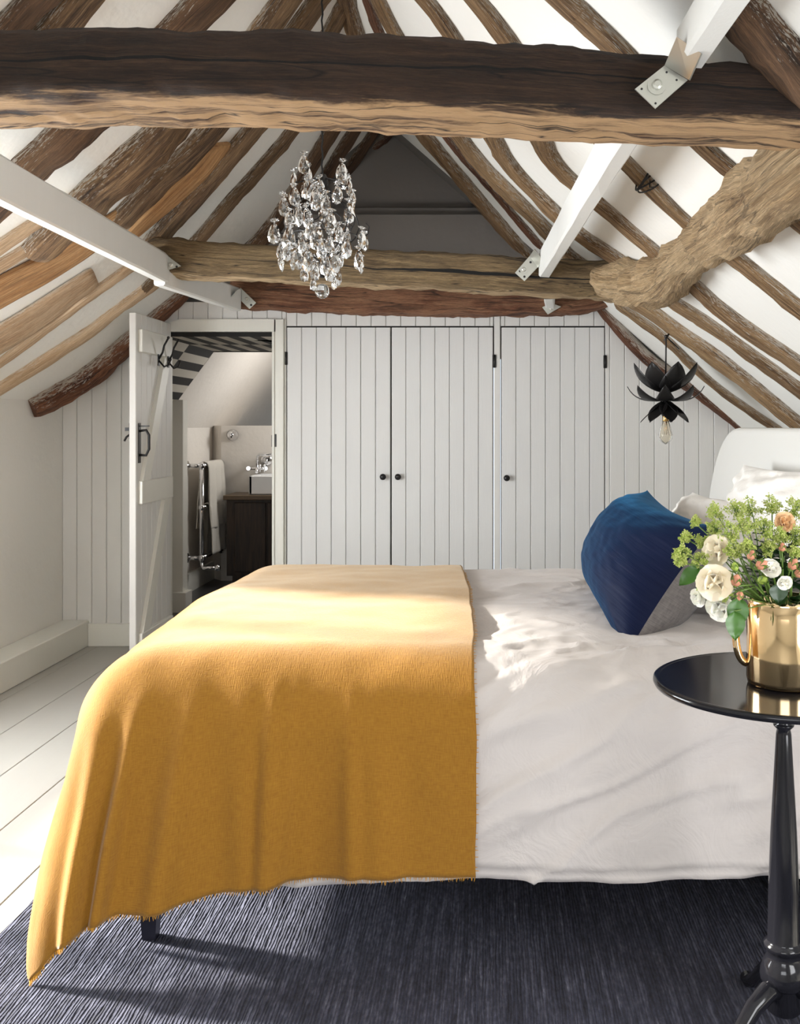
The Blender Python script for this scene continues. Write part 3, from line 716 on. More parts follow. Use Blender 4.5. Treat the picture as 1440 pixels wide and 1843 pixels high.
rafter([(222, 436), (300, 358), (358, 300), (392, 256)], [30, 66, 74, 62], M['wood_plank'], 'orange tapering plank beside the sawn rafter', hf=.14, seed=16, wob=.05, name='roof_plank', cat='plank', group='planks on the left slope', sq=6, embed=.0, rough=.02)
rafter([(-15, 660), (110, 565), (225, 482), (262, 455)], [16, 18, 20, 20], M['wood_pale'], 'thin batten along the lower edge of the pale plank', seed=17, ext0=.1)
rafter([(-15, 704), (130, 612), (205, 557), (280, 500), (330, 455)], [26, 26, 22, 26, 24], M['wood_pale'], 'pale knobbly rafter with a bend, second from the bottom left', seed=18, ext0=.1, wob=.3)
rafter([(48, 728), (145, 672), (232, 603), (275, 567), (328, 522)], [30, 34, 32, 24, 20], M['wood_red'], 'lowest red-brown round rafter, its sawn end on the left wall', seed=19, sq=2.1, hf=.85, embed=.3)
# right slope
G = 'rafters on the right roof slope'
kw = dict(group=G)
rafter([(628, -10), (655, 82), (775, 245), (868, 355), (957, 460)], [28, 30, 30, 30, 30], M['wood_r'], 'rearmost rafter bounding the grey gable on the right', seed=21, ext0=.12, **kw)
rafter([(668, 10), (700, 82), (818, 258), (905, 358), (975, 440)], [16, 18, 16, 17, 17], M['wood_red'], 'narrow reddish lath beside the gable rafter on the right', seed=22, ext0=.12, **kw)
rafter([(690, 5), (730, 82), (850, 262), (920, 338), (985, 405), (1035, 458), (1172, 552), (1243, 603), (1320, 658), (1445, 760)], [24, 26, 34, 36, 36, 30, 34, 34, 36, 36], M['wood_r'], 'long broad rafter running from the ridge to behind the lotus lamp cord', ext1=.30, seed=23, ext0=.12, **kw)
rafter([(771, 0), (832, 83), (905, 266), (1000, 372), (1055, 420), (1130, 470), (1220, 540), (1303, 594), (1445, 698)], [30, 32, 32, 34, 32, 30, 28, 30, 32], M['wood_r'], 'speckled rafter passing under the middle of the right painted beam', ext1=.30, seed=24, ext0=.2, **kw)
rafter([(859, 0), (931, 88), (990, 268), (1085, 365), (1190, 455), (1258, 512), (1330, 572), (1445, 650)], [32, 34, 34, 32, 30, 32, 34, 36], M['wood_r'], 'thick dark-edged rafter crossing behind the far end of the right log purlin', ext1=.30, seed=25, ext0=.3, **kw)
pr = rafter([(1040, 200), (1130, 288), (1180, 338), (1245, 400), (1325, 456), (1445, 552)], [32, 32, 32, 32, 34, 36], M['wood_r'], 'rafter tied with a twist of wire, on the right slope', ext1=.30, seed=26, **kw)
rafter([(985, -40), (1060, 30), (1146, 117), (1285, 272), (1405, 366), (1450, 402)], [44, 44, 42, 34, 28, 26], M['wood_r'], 'rafter reaching the front beam beside the painted beam, top right', ext1=.30, seed=27, **kw)
rafter([(1290, -60), (1370, 40), (1450, 140)], [80, 84, 84], M['wood_dk'], 'broad dark rafter in the top right corner', seed=28, ext0=.1, ext1=.1, **kw)
o = timber('rafter', [P(x, y, 5.45) for x, y in ((1072, 540), (1150, 630), (1200, 670), (1250, 700), (1358, 785))], [.07, .08, .09, .085, .07], .07, M['wood_red'], NR, .04, 18, .11, 2.6, .5, 29, None, .22)
tag(o, 'thin red-brown rafter following the top edge of the boarded wall', 'rafter', G)
rafter([(1115, 545), (1197, 602), (1290, 690), (1416, 778)], [20, 22, 20, 20], M['wood_r'], 'slim pale rafter just above the lotus lamp, its end near the headboard', seed=30, **kw)
# twist of wire
mb = MB(); c0 = on_roof(1167, 322)+NR*.012; ax = (on_roof(1180, 338)-on_roof(1130, 288)).normalized(); sd_ = ax.cross(NR).normalized()
for j in range(5):
    mb.tube([c0+ax*((j-2)*.008+.012*math.sin(a+j))+sd_*math.cos(a)*(.040+.004*fbm((a, j, 1)))+NR*math.sin(a)*(.036+.004*fbm((a, j, 4))) for a in [x*PI/10 for x in range(-1, 12)]], .0026, 5)
mb.tube([c0-sd_*.04, c0-sd_*.055+NR*.02+ax*.01, c0-sd_*.07+NR*.01+ax*.02], .0022, 5)
mb.build('wire_tie', M['black'], pr, label='dark wire twisted round the rafter')

# tie beams
T1T = [Vector((-1.80, 2.07, 1.925)), P(-30, 148, 2.055), P(300, 150, 2.055), P(700, 158, 2.055), P(1080, 178, 2.055), P(1440, 200, 2.0), P(1600, 215, 1.95)]
T1 = timber('tie_beam', [p+Vector((0, 0, .0)) for p in T1T], [.25, .25, .25, .25, .25, .25, .25], [.14, .145, .14, .147, .14, .12, .12], M['wood_front'], (0, 0, -1), .02, 40, .07, 5.0, .5, 31, None, .10)
tag(T1, 'massive dark oak tie beam crossing the whole picture at the front', 'beam', 'tie beams across the room')
T2 = timber('tie_beam', [P(274, 463, 4.42), P(500, 476, 4.42), P(800, 490, 4.42), P(1115, 507, 4.42)], [.17, .17, .17, .17], [.165, .16, .165, .165], M['wood_tie'], (0, 0, -1), .025, 32, .07, 4.5, .5, 32, None, .10)
tag(T2, 'grey-brown middle tie beam with a long crack, behind the chandelier', 'beam', 'tie beams across the room')
T3 = timber('tie_beam', [P(420, 528, 5.36), P(640, 538, 5.36), P(850, 540, 5.36), P(1030, 540, 5.36), P(1095, 530, 5.36)], [.16]*5, [.165, .165, .17, .165, .12], M['wood_far'], (0, 0, -1), .03, 28, .09, 4, .5, 33, None, .12)
tag(T3, 'red-brown rear tie beam against the top of the boarded wall', 'beam', 'tie beams across the room')
# log purlin, two pieces with a stepped joint
pa = [P(1560, 205, 2.02), P(1440, 305, 2.20), P(1350, 375, 2.55), P(1275, 432, 2.92)]
o = timber('log_purlin', pa, [.165, .172, .172, .168], [.16, .165, .165, .155], M['wood_purlin'], NR, .025, 30, .12, 2.3, .5, 41, None, .18)
tag(o, 'thick pale log purlin reaching the front beam on the right', 'beam', 'log purlins on the right slope')
pb = [P(1082, 497, 4.30), P(1130, 508, 4.1), P(1190, 502, 3.75), P(1235, 470, 3.35), P(1290, 428, 2.98)]
o = timber('log_purlin', pb, [.12, .19, .20, .155, .125], [.12, .18, .19, .15, .12], M['wood_purlin'], NR, .025, 30, .12, 2.2, .5, 42, None, .18)
tag(o, 'crooked pale log purlin meeting the end of the middle tie beam', 'beam', 'log purlins on the right slope')

# painted beams with steel brackets
def painted(pts, hgt, wid, label):
    root = thing('painted_beam', label, 'beam', pts[0], 'white painted beams between the tie beams')
    mb = MB(); a, b_ = Vector(pts[0]), Vector(pts[1]); t = (b_-a); L = t.length; t.normalize()
    S = t.cross(Vector((0, 0, 1))).normalized(); U = S.cross(t)
    n = 12; ch = .007
    prof = [(-wid/2+ch, -hgt/2), (wid/2-ch, -hgt/2), (wid/2, -hgt/2+ch), (wid/2, hgt/2-ch*2), (wid/2-ch*2, hgt/2), (-wid/2+ch*2, hgt/2), (-wid/2, hgt/2-ch*2), (-wid/2, -hgt/2+ch)]
    k = len(prof)
    for i in range(n+1):
        for j, (x, y) in enumerate(prof):
            s = L*i/n; mb.v.append(a+t*s+S*(x+.004*fbm((s*2, j, 3)))+U*(y+.003*fbm((s*3, j, 7))))
    for i in range(n):
        for j in range(k): mb.face((i*k+j, i*k+(j+1) % k, (i+1)*k+(j+1) % k, (i+1)*k+j))
    mb.face(list(range(k))[::-1]); mb.face([n*k+j for j in range(k)])
    mb.build('beam', M['whitebeam'], root); return root
def bracket(root, quad, D, bolt, quad2=None, D2=None, holes=()):
    mb = MB()
    A = [P(x, y, D) for x, y in quad]; mb.prism(A, (0, .004, 0))
    if quad2: mb.prism([P(x, y, dd) for (x, y), dd in zip(quad2, D2)], (.003, .003, 0))
    b = mb.build('steel_bracket', M['steel'], root, label='galvanised steel bracket')
    mb = MB(); q = P(bolt[0], bolt[1], D-.001); R = Matrix.Rotation(PI/2, 3, 'X'); r = bolt[2]*D/FPX
    mb.lathe([(r*1.9, 0), (r*1.9, .003), (r*1.05, .003), (r, .010), (r*.6, .012), (.0001, .012)], q, 6 if False else 14, False, R); mb.build('bolt', M['steel'], b)
    mb = MB()
    for hx, hy in holes: q = P(hx, hy, D-.0005); mb.lathe([(2.2*D/FPX, 0), (.0001, .001)], q, 8, False, R)
    if holes: mb.build('screw_holes', M['black'], b)
L0 = Vector((-1.342, 2.16, 1.905)); L1_ = Vector((-1.420, 4.34, 1.905))
r = painted((L0, L1_), .13, .05, 'long white painted beam on the left between front and middle tie beams')
bracket(r, [(284, 447), (326, 479), (298, 487), (271, 463)], 4.325, (308, 477, 4), [(271, 463), (284, 447), (272, 447), (262, 460)], [4.32, 4.32, 4.15, 4.15], [(292, 458), (318, 480)])
r = painted((Vector((-1.425, 4.30, 1.885)), Vector((-1.335, 5.26, 1.885))), .125, .05, 'white painted beam on the left running on from the middle to the rear tie beam')
bracket(r, [(433, 518), (461, 545), (449, 556), (423, 531)], 5.265, (444, 538, 3), [(423, 531), (433, 518), (426, 522), (416, 534)], [5.26, 5.26, 5.1, 5.1], [(452, 549)])
r = painted((Vector((.425, 1.15, 1.955)), Vector((.385, 1.90, 1.945))), .085, .055, 'white painted beam above the front tie beam in the top right')
bracket(r, [(1143, 160), (1196, 118), (1238, 144), (1180, 195)], 1.895, (1182, 154, 9), [(1196, 118), (1218, 66), (1262, 96), (1240, 144)], [1.885, 1.82, 1.82, 1.885], [(1155, 160), (1180, 186), (1200, 130), (1218, 144)])
r = painted((Vector((.338, 2.16, 1.945)), Vector((.243, 4.34, 1.925))), .12, .05, 'white painted beam on the right between front and middle tie beams')
bracket(r, [(927, 491), (953, 461), (968, 481), (944, 506)], 4.325, (943, 485, 4), [(953, 461), (962, 448), (977, 470), (968, 481)], [4.31, 4.26, 4.26, 4.31], [(936, 488), (944, 498), (955, 472)])
r = painted((Vector((.26, 4.5, 1.90)), Vector((.325, 5.27, 1.885))), .10, .05, 'short white painted beam hidden behind the middle tie beam on the right')
bracket(r, [(976, 553), (992, 545), (1010, 552), (986, 566)], 5.27, (992, 555, 3))

# ================================================================== RUG
mb = MB(); rx0, rx1, ry0, ry1 = -1.16, 1.25, .9, 3.6
def rf(u, v):
    x = lerp(rx0, rx1, u)+.006*fbm((v*20, u, 1))*(u < .02 or u > .98); y = lerp(ry0, ry1, v)
    return (x, y, .013+.0016*fbm((x*30, y*12, 0)))
mb.grid(rf, 140, 120); mb.box(rx0+.002, rx1-.002, ry0, ry1, .0005, .0122)
o = tag(mb.build('rug', M['rug']), 'dark navy grey hand-woven ribbed rug under the bed', 'rug')

# ================================================================== BED
bed = thing('bed', 'double bed with dark legs and rounded white headboard', 'bed', (0, 3.2, .013))
mb = MB(); mb.box(-.86, .90, 2.42, 3.90, .27, .60, bev=.05); mb.build('mattress', M['duvet'], bed, label='mattress under the white duvet')
mb = MB(); mb.box(-.84, .90, 2.40, 3.92, .19, .27, bev=.01); mb.build('base', M['bed_dark'], bed, label='dark upholstered bed base')
for x, y in ((-.797, 2.345), (.8, 2.42), (-.80, 3.86), (.8, 3.86)):
    mb = MB(); mb.lathe([(.022, .0135), (.036, .18), (.038, .2)], (x, y, 0), 4, False, Matrix.Rotation(PI/4, 3, 'Z')); mb.build('leg', M['bed_dark'], bed, label='dark tapering square leg')
mb = MB(); hp = []
hy0, hy1, hz = 2.25, 4.30, 1.21; rr = .55
for a in range(0, 13): t_ = a/12*PI/2; hp.append((.93, hy1-rr+rr*math.cos(t_)*1.0, hz-rr*1.15+rr*1.15*math.sin(t_)))
for a in range(0, 13): t_ = PI/2+a/12*PI/2; hp.append((.93, hy0+rr+rr*math.cos(t_), hz-rr*1.15+rr*1.15*math.sin(t_)))
hp = [(.93, hy1+.012, .1)]+hp+[(.93, hy0-.012, .1)]
mb.prism(hp, (.09, 0, 0), False)
hb = mb.build('headboard', M['headboard'], bed, label='white rounded headboard'); md = hb.modifiers.new('bev', 'BEVEL'); md.width = .018; md.segments = 4

# drape mapping for bedding
A0, B0_, B1_, RD, ZT = -.80, 2.47, 3.79, .175, .662
def drape(a, b_, off=0.0, folds=0.0, seed=0, flare=.06, hem=.0, crown=.015):
    qa = max(a, A0); qb = min(max(b_, B0_), B1_)
    da, db = a-qa, b_-qb; d = math.hypot(da, db)
    R = RD+off
    z = ZT+off+crown*math.sin(PI*min(1, max(0, (b_-B0_)/(B1_-B0_))))
    if d < 1e-6: return Vector((a, b_, z)), Vector((0, 0, 1)), 0
    n = Vector((da/d, db/d, 0)); arc = R*PI/2
    if d < arc: th = d/R; out = R*math.sin(th); dn = R*(1-math.cos(th)); nr = n*math.sin(th)+Vector((0, 0, math.cos(th)))
    else: out = R+(d-arc)*flare; dn = R+(d-arc); nr = n.copy()
    p = Vector((qa, qb, z))+n*out-Vector((0, 0, dn))
    if folds:
        g = sstep(.12, .55, d)
        if a > A0: sp = a-A0; cf = 0
        elif b_ >= B0_: sp = -.55-(b_-B0_); cf = 0
        else: an_ = math.atan2(-da, -db); sp = -.35*an_; cf = math.sin(2*an_)
        ph = sp*15+2.0*fbm((sp*1.5, 2, seed), 1, 2)+.8*fbm((sp*4, d*2, seed), 1, 2)
        amp = folds*g*(.9+.5*fbm((sp*2.0+4, 1, seed+5), 1, 2))*(1+1.6*cf)
        p += nr*amp*(math.sin(ph)*.5+.5)
    return p, nr, d
def duvet_pt(a, b_):
    p, nr, d = drape(a, b_, 0, .004, 2)
    # creases
    g = sstep(.1, .35, d)
    if b_ < B0_+.05:
        dn = max(0, (B0_-b_)); s = a*.75+dn*.95; w = -a*.66+dn*.75
        k = a*.55+dn*1.0; l = a*1.0-dn*.55
        cre = fbm((k*1.6+2*0, l*0+0, 3), 1, 1)*0
        q1 = fbm(((a*.50-(-dn)*1.0)*5.0, (a*1.0-dn*.5)*1.1, 3), 1, 3)
        q2 = fbm(((a*.50+dn)*11.0, (a-dn*.5)*2.0, 8), 1, 3)
        rg = 1-min(1, abs(q1)*3.2); rg2 = 1-min(1, abs(q2)*3.0)
        h = .014*q1+.015*rg*rg*sstep(.0, .5, a*.9+dn+.25)+.0035*rg2*rg2
        p += nr*h*sstep(-.1, .15, dn+.05)
    top = 1-sstep(.02, .3, d)
    t1 = fbm((a*2.0+b_*1.4, b_*3.6-a*1.2, 11), 1, 3); t2 = fbm((a*4.5-b_*2.2, b_*6, 17), 1, 3)
    rg = 1-min(1, abs(t1)*3); rg2 = 1-min(1, abs(t2)*2.6)
    m_ = sstep(-.15, .1, a)
    p += nr*top*(.012*t1+m_*(.008*rg*rg+.005*rg2*rg2))
    # puff dips under the cushion
    return p, d
hemd = .59
mb = MB(); amin, amax = A0-.50, .90; bmin, bmax = B0_-hemd, B1_+.45
def dv(u, v):
    a = lerp(amin, amax, u); b_ = lerp(bmin-.035*sstep(-.2, -.75, a)+.16*sstep(-.84, -1.15, a)+.012*fbm((a*2.5, 0, 4)), bmax, v)
    p, d = duvet_pt(a, b_)
    if v < .012: p += Vector((0, .012, .004))
    return p
mb.grid(dv, 190, 200, lambda u, v: (lerp(amin, amax, u), lerp(bmin, bmax, v)))
o = mb.build('duvet', M['duvet']); md = o.modifiers.new('thick', 'SOLIDIFY'); md.thickness = .012; md.offset = -1
tag(o, 'crumpled white cotton duvet draped over the bed', 'duvet')

# blanket
def bl_pt(a, b_, extra=0):
    p, nr, d = drape(a, b_, .018+extra, .020, 6, .07, 0)
    # pull the hanging corner out towards the viewer
    if b_ < B0_:
        dn = B0_-b_; s = sstep(-.45, -1.1, a) if False else min(1, max(0, (-.45-a)/.65))
        s = s*s*(3-2*s)
        p += Vector((-.02*s, -.12*s, -.0*s))*sstep(.2, .75, d)
        # vertical folds on the hanging side
        g = sstep(.1, .5, dn)*(.35+.65*min(1, max(0, (-.05-a)/.35)))
        f = 0
        for (fa, wd, am, sl) in ((-.66, .030, .020, .10), (-.58, .035, .014, -.05), (-.49, .022, .024, .02), (-.37, .04, -.008, .03), (-.27, .035, .010, -.05), (-.18, .03, -.007, .0), (-.76, .03, .022, .22), (-.86, .04, .022, .3), (-.10, .05, .006, 0), (-.44, .018, .012, .06), (-.32, .02, .012, -.02)):
            x = (a-fa+sl*dn)/wd; f += am*math.exp(-x*x)
        p += Vector((0, -1, 0))*f*g*1.5
    soft = fbm((a*3+9, b_*3, 21), 1, 3)
    p += nr*.008*soft
    if p.z < .05: p.z = .05-(.05-p.z)*.55
    p.z = max(p.z, .022)
    return p
ba0, ba1 = A0-.52, -.035
bb1 = B1_+.35
def edge_b(a):  # hem position on the near side in cloth space
    s = min(1, max(0, (-.30-a)/.55)); s = s*s*(3-2*s)
    s2 = sstep(-.86, -1.30, a)
    return B0_-.592-.050*s+.030*s2+.006*fbm((a*6, 3, 1))
def right_a(b_):
    t_ = (b_-(B0_-.6))/(B1_+.1-(B0_-.6)); return -.028-.085*max(0, min(1, t_))**2+.006*fbm((b_*4, 1, 1))
def bl(u, v, e=0):
    b_ = lerp(0, 1, v); 
    a = lerp(ba0, -.03, u); bb = lerp(edge_b(a), bb1, v); a = lerp(ba0, right_a(bb), u)
    return bl_pt(a, bb, e)
mb = MB(); mb.grid(bl, 190, 210, lambda u, v: (lerp(ba0, 0, u), lerp(B0_-.6, bb1, v)))
o = mb.build('wool_blanket', M['blanket']); md = o.modifiers.new('thick', 'SOLIDIFY'); md.thickness = .006; md.offset = 1
tag(o, 'mustard yellow wool blanket with a fringed hem over the foot of the bed', 'blanket')
blanket = o
mb = MB(); N = 300
for i in range(N):
    u = (i+random.random()*.7)/N; p = bl(u, 0, .003); q = bl(u, .006, .003); t_ = (p-q).normalized()
    ln = .009+.006*random.random(); side = Vector((random.uniform(-.5, .5), random.uniform(-.25, .1), 0))
    mb.tube([p-t_*.004, p+t_*ln*.5+side*.002, p+t_*ln+side*.006], [.0013, .0011, .0005], 4, True, False)
for i in range(110):
    v = (i+random.random()*.7)/110*.75; p = bl(1, v, .003); q = bl(.99, v, .003); t_ = (p-q).normalized(); ln = .004+.004*random.random()
    mb.tube([p-t_*.003, p+t_*ln+Vector((0, random.uniform(-.3, .3)*.004, 0))], [.0012, .0006], 4, True, False)
fr = mb.build('fringe', M['fringe'], blanket); fr['kind'] = 'stuff'

# ================================================================== CUSHIONS
def cushion(corners, T, mats, names, root, pinch=.10, seed=0, nu=64, front_sign=1, crease=.012, edgew=None):
    A, B, C, D = [Vector(c) for c in corners]    # A near-bottom, B far-bottom, C far-top, D near-top
    def sheet(sign):
        def fn(u, v):
            x, y = 2*u-1, 2*v-1
            # edges pull in between the corners
            xx = x*(1-pinch*(1-y*y)**1.0*abs(x)**2); yy = y*(1-pinch*1.3*(1-x*x)*abs(y)**2)
            uu, vv = (xx+1)/2, (yy+1)/2
            p = lerp(lerp(A, B, uu), lerp(D, C, uu), vv)
            n = ((B-A).cross(D-A)+(C-D).cross(C-B)).normalized()
            prof = max(0, (1-abs(x)**2.4))**.62*max(0, (1-abs(y)**2.4))**.62
            h = T/2*prof
            w = crease*(fbm((x*2.2+seed, y*2.2, seed), 1, 3))*min(1, prof*2)
            # radiating creases from corners
            for cx, cy in ((-1, -1), (-1, 1), (1, 1), (1, -1)):
                r_ = math.hypot(x-cx, y-cy); an = math.atan2(y-cy, x-cx)
                w += crease*.55*math.sin(an*11+seed+cx*2+cy)*math.exp(-r_*2.0)*min(1, r_*2)
            return p+n*sign*(h+w*min(1, prof*3))
        return fn
    for s, m, nm in ((front_sign, mats[0], names[0]), (-front_sign, mats[1], names[1])):
        mb = MB(); mb.grid(sheet(s), nu, nu); o = mb.build(nm, m, root)
        if nm.startswith('back') and m != mats[0]: o['label'] = 'grey woven back of the cushion'
r = thing('velvet_cushion', 'large rectangular navy blue velvet cushion with grey back, leaning on the pillows', 'cushion', (.45, 3.0, .65))
cushion([P(1126, 1183, 2.56), P(1066, 1062, 3.40), P(1165, 882, 3.42), P(1288, 948, 2.66)], .34, (M['velvet'], M['grey_linen']), ('front_panel', 'back_panel'), r, .09, 1, 110, -1, crease=.008)
G = 'white pillows at the bed head'
def pillow(label, corners, T, seed):
    r = thing('pillow', label, 'pillow', corners[0], G)
    cushion(corners, T, (M['pillow'], M['pillow']), ('pillow_front', 'pillow_back'), r, .06, seed, 48, -1, .02)
pillow('white pillow whose corner peaks just behind the navy cushion', [(.62, 2.72, .70), (.60, 3.62, .70), P(1246, 886, 3.66), (.80, 2.78, .99)], .20, 5)
pillow('upper white pillow propped against the headboard', [(.78, 2.60, .80), (.76, 3.22, .82), P(1338, 836, 3.26), (.895, 2.58, 1.10)], .17, 9)

# ================================================================== TABLE
TX, TY, TZ = .575, 1.94, .722
root = thing('pedestal_table', 'round black lacquered pedestal table beside the bed', 'side table', (TX, TY, .013))
mb = MB(); rt = .252
mb.lathe([(.0001, TZ-.016), (rt-.012, TZ-.016), (rt-.003, TZ-.013), (rt, TZ-.007), (rt-.001, TZ-.002), (rt-.006, TZ), (rt-.012, TZ-.0012), (rt-.016, TZ-.0015), (.0001, TZ-.0015)], (TX, TY, 0), 128)
mb.build('table_top', M['table'], root)
zz = lambda py: EYE+(VY-py)*TY/FPX
mb = MB(); rp = lambda w: w*TY/FPX/2
mb.lathe([(rp(34), TZ-.017), (rp(34), zz(1296)), (rp(25), zz(1301)), (rp(37), zz(1303)), (rp(36), zz(1306)), (rp(24), zz(1312)), (rp(27), zz(1320)), (rp(36), zz(1400)), (rp(47), zz(1500)), (rp(54), zz(1600)), (rp(57), zz(1690)),
          (rp(60), zz(1694)), (rp(70), zz(1697)), (rp(71), zz(1703)), (rp(62), zz(1708)), (rp(60), zz(1712)), (rp(62), zz(1722)), (rp(72), zz(1728)), (rp(76), zz(1736)), (rp(80), zz(1742)), (rp(84), zz(1752)), (rp(82), zz(1762)), (rp(70), zz(1770)),
          (rp(60), zz(1774)), (rp(60), zz(1815)), (rp(50), zz(1820)), (.0001, zz(1820))], (TX, TY, 0), 48)
mb.build('pedestal', M['table'], root)
for k, a in enumerate((math.radians(215), math.radians(335), math.radians(95))):
    d_ = Vector((math.cos(a), math.sin(a), 0)); c = Vector((TX, TY, 0)); pts = []
    for r_, z in ((.020, .128), (.05, .130), (.09, .112), (.13, .078), (.165, .045), (.195, .028), (.212, .027)): pts.append(c+d_*r_+Vector((0, 0, z)))
    mb = MB(); mb.tube(pts, [.020, .019, .017, .015, .014, .0135, .0135], 14); mb.build('leg', M['table'], root)

# ================================================================== VASE
VXC, VYC = P(1413, 1200, 1.92).x, 1.92; vz = TZ-.0012; vr = .0725; vh = .166
root = thing('gold_jug', 'mirrored gold jug with handle holding flowers on the black table', 'vase', (VXC, VYC, vz))
mb = MB(); mb.lathe([(.0001, vz), (vr-.008, vz), (vr-.002, vz+.003), (vr, vz+.012), (vr, vz+vh-.03), (vr-.002, vz+vh-.01), (vr+.002, vz+vh), (vr-.001, vz+vh), (vr-.006, vz+vh-.012), (vr-.005, vz+.01), (.0001, vz+.008)], (VXC, VYC, 0), 96)
mb.build('body', M['gold'], root)
mb = MB(); hp = []
for i in range(17):
    t_ = i/16; a = lerp(.92, -.92, t_)*PI/2; hp.append(Vector((VXC-vr+.006-.026*math.cos(a)**.8, VYC+.01, vz+.092+.055*math.sin(a))))
mb.tube(hp, .0075, 12); mb.build('handle', M['gold'], root)

# ================================================================== FLOWERS
def petal_shape(mb, base, out, up, L, W, cup, nseg=7, seed=0):
    out = out.normalized(); side = out.cross(up).normalized(); up = side.cross(out).normalized(); b = len(mb.v); K = 6
    for i in range(nseg+1):
        t_ = i/nseg; w = W*math.sin(PI*min(1, .08+t_*.86))**.7*(.55+.6*t_ if t_ < .8 else 1.03-(t_-.8)*1.4)
        for j in range(K+1):
            s = 2*j/K-1; c = cup*(math.sin(t_*PI*.62))
            q = base+out*(L*t_*(1-.35*cup*t_))+up*(L*(c*.75*t_+.32*cup*abs(s)**2*.6))+side*(w/2*s)
            q += up*(.06*L*fbm((t_*3, s*2, seed), 1, 2))
            mb.v.append(q)
    for i in range(nseg):
        for j in range(K): mb.face((b+i*(K+1)+j, b+i*(K+1)+j+1, b+(i+1)*(K+1)+j+1, b+(i+1)*(K+1)+j), None, True)
def leafm(mb, base, dirv, up, L, W, seed=0):
    dirv = dirv.normalized(); side = dirv.cross(up).normalized(); up = side.cross(dirv); b = len(mb.v); n, K = 10, 4
    for i in range(n+1):
        t_ = i/n; w = W*(math.sin(PI*t_**.8))**.85*.5
        for j in range(K+1):
            s = 2*j/K-1; q = base+dirv*L*t_+side*w*s+up*(.10*W*abs(s)-.20*L*t_*t_+.02*L*math.sin(t_*14)*abs(s)); mb.v.append(q)
    for i in range(n):
        for j in range(K): mb.face((b+i*(K+1)+j, b+i*(K+1)+j+1, b+(i+1)*(K+1)+j+1, b+(i+1)*(K+1)+j), None, True)
VC = Vector((VXC, VYC, vz+vh-.01))
def stem_to(mb, p, r=.0018, sag=.02):
    foot = Vector((VXC+(p.x-VXC)*-.15, VYC+(p.y-VYC)*-.15, vz+.02)); rim = Vector((VXC, VYC, vz+vh-.005))
    d_ = Vector((p.x-VXC, p.y-VYC, 0)); 
    if d_.length > vr*.75: rim += d_.normalized()*vr*.72
    else: rim += d_*.6
    mid = rim.lerp(p, .5)+Vector((0, 0, sag)); mb.tube([foot, rim, mid, p], r, 6)
def rose(px, py, D, rad, face, label, mat, seed):
    c = P(px, py, D); rnd = random.Random(seed); F = Vector(face).normalized()
    r_ = thing('rose', label, 'flower', c, 'cut flowers in the gold jug')
    X = F.orthogonal().normalized(); Y = F.cross(X)
    mb = MB()
    for ring, (n, ln, cup, tilt) in enumerate(((5, 1.05, .55, .05), (4, .92, .85, .40), (3, .66, 1.1, 1.0))):
        for k in range(n):
            a = 2*PI*(k+ring*.5+rnd.uniform(-.1, .1))/n; dirr = X*math.cos(a)+Y*math.sin(a)
            out = (dirr+F*tilt).normalized(); petal_shape(mb, c-F*rad*.35, out, F, rad*1.25*ln, rad*1.75*ln, cup*.9, 8, seed+k+ring*7)
    o = mb.build('petals', mat, r_)
    mb = MB(); leafc = c-F*rad*.42; mb.ball(leafc, rad*.24)
    for k in range(5):
        a = 2*PI*k/5; leafm(mb, leafc, (X*math.cos(a)+Y*math.sin(a)+F*.2), F, rad*.8, rad*.3)
    mb.build('calyx', M['stem'], r_)
    mb = MB(); stem_to(mb, leafc); mb.build('stem', M['stem'], r_)
def bud(px, py, D, rad, label, mat, seed, group='rosebuds in the gold jug', tilt=(0, 0, 1)):
    c = P(px, py, D); r_ = thing('rosebud', label, 'flower', c, group); U = Vector(tilt).normalized(); rnd = random.Random(seed)
    X = U.orthogonal().normalized(); Y = U.cross(X)
    mb = MB(); Q = U.to_track_quat('Z', 'Y').to_matrix()
    mb.lathe([(.0001, -rad*.9), (rad*.6, -rad*.7), (rad*.95, -rad*.1), (rad*.85, rad*.5), (rad*.45, rad*1.05), (rad*.12, rad*1.35), (.0001, rad*1.4)], c, 12, True, Q)
    for k in range(3):
        a = 2*PI*k/3+rnd.random(); petal_shape(mb, c-U*rad*.8+(X*math.cos(a)+Y*math.sin(a))*rad*.35, U+(X*math.cos(a)+Y*math.sin(a))*.05, -(X*math.cos(a)+Y*math.sin(a)), rad*2.0, rad*1.3, .22, 6, seed+k)
    mb.build('petals', mat, r_)
    mb = MB(); mb.ball(c-U*rad*.95, rad*.42)
    for k in range(5):
        a = 2*PI*k/5+.3; d_ = X*math.cos(a)+Y*math.sin(a); leafm(mb, c-U*rad*.95+d_*rad*.3, U+d_*.50, d_, rad*2.3, rad*1.05)
    mb.build('sepals', M['stem'], r_)
    mb = MB(); stem_to(mb, c-U*rad*1.1, .0014); mb.build('stem', M['stem'], r_)
CUT = 'cut flowers in the gold jug'
rose(1287, 1048, 1.80, .031, (-.35, -1, .05), 'open cream rose with pink-tinged edges at the left of the bouquet, above the hanging leaves', M['petal'], 1)
rose(1292, 992, 1.86, .029, (-.8, -.7, .25), 'cream rose half hidden by green sprays, upper left of the bouquet', M['petal'], 2)
rose(1298, 1092, 1.90, .027, (-.5, -.8, -.25), 'white rose hanging lowest on the left beside the jug handle', M['petal_w'], 3)
rose(1258, 1075, 1.88, .017, (-.8, -.6, -.2), 'small ragged white flower at the lower left of the bouquet', M['petal_w'], 4)
rose(1412, 940, 1.92, .019, (0, -1, .3), 'pale orange flower at the top of the bouquet', M['petal_or'], 5)
rose(1386, 1024, 1.80, .018, (.1, -.9, .6), 'white half-open flower in the middle of the bouquet above the jug', M['petal_w'], 6)
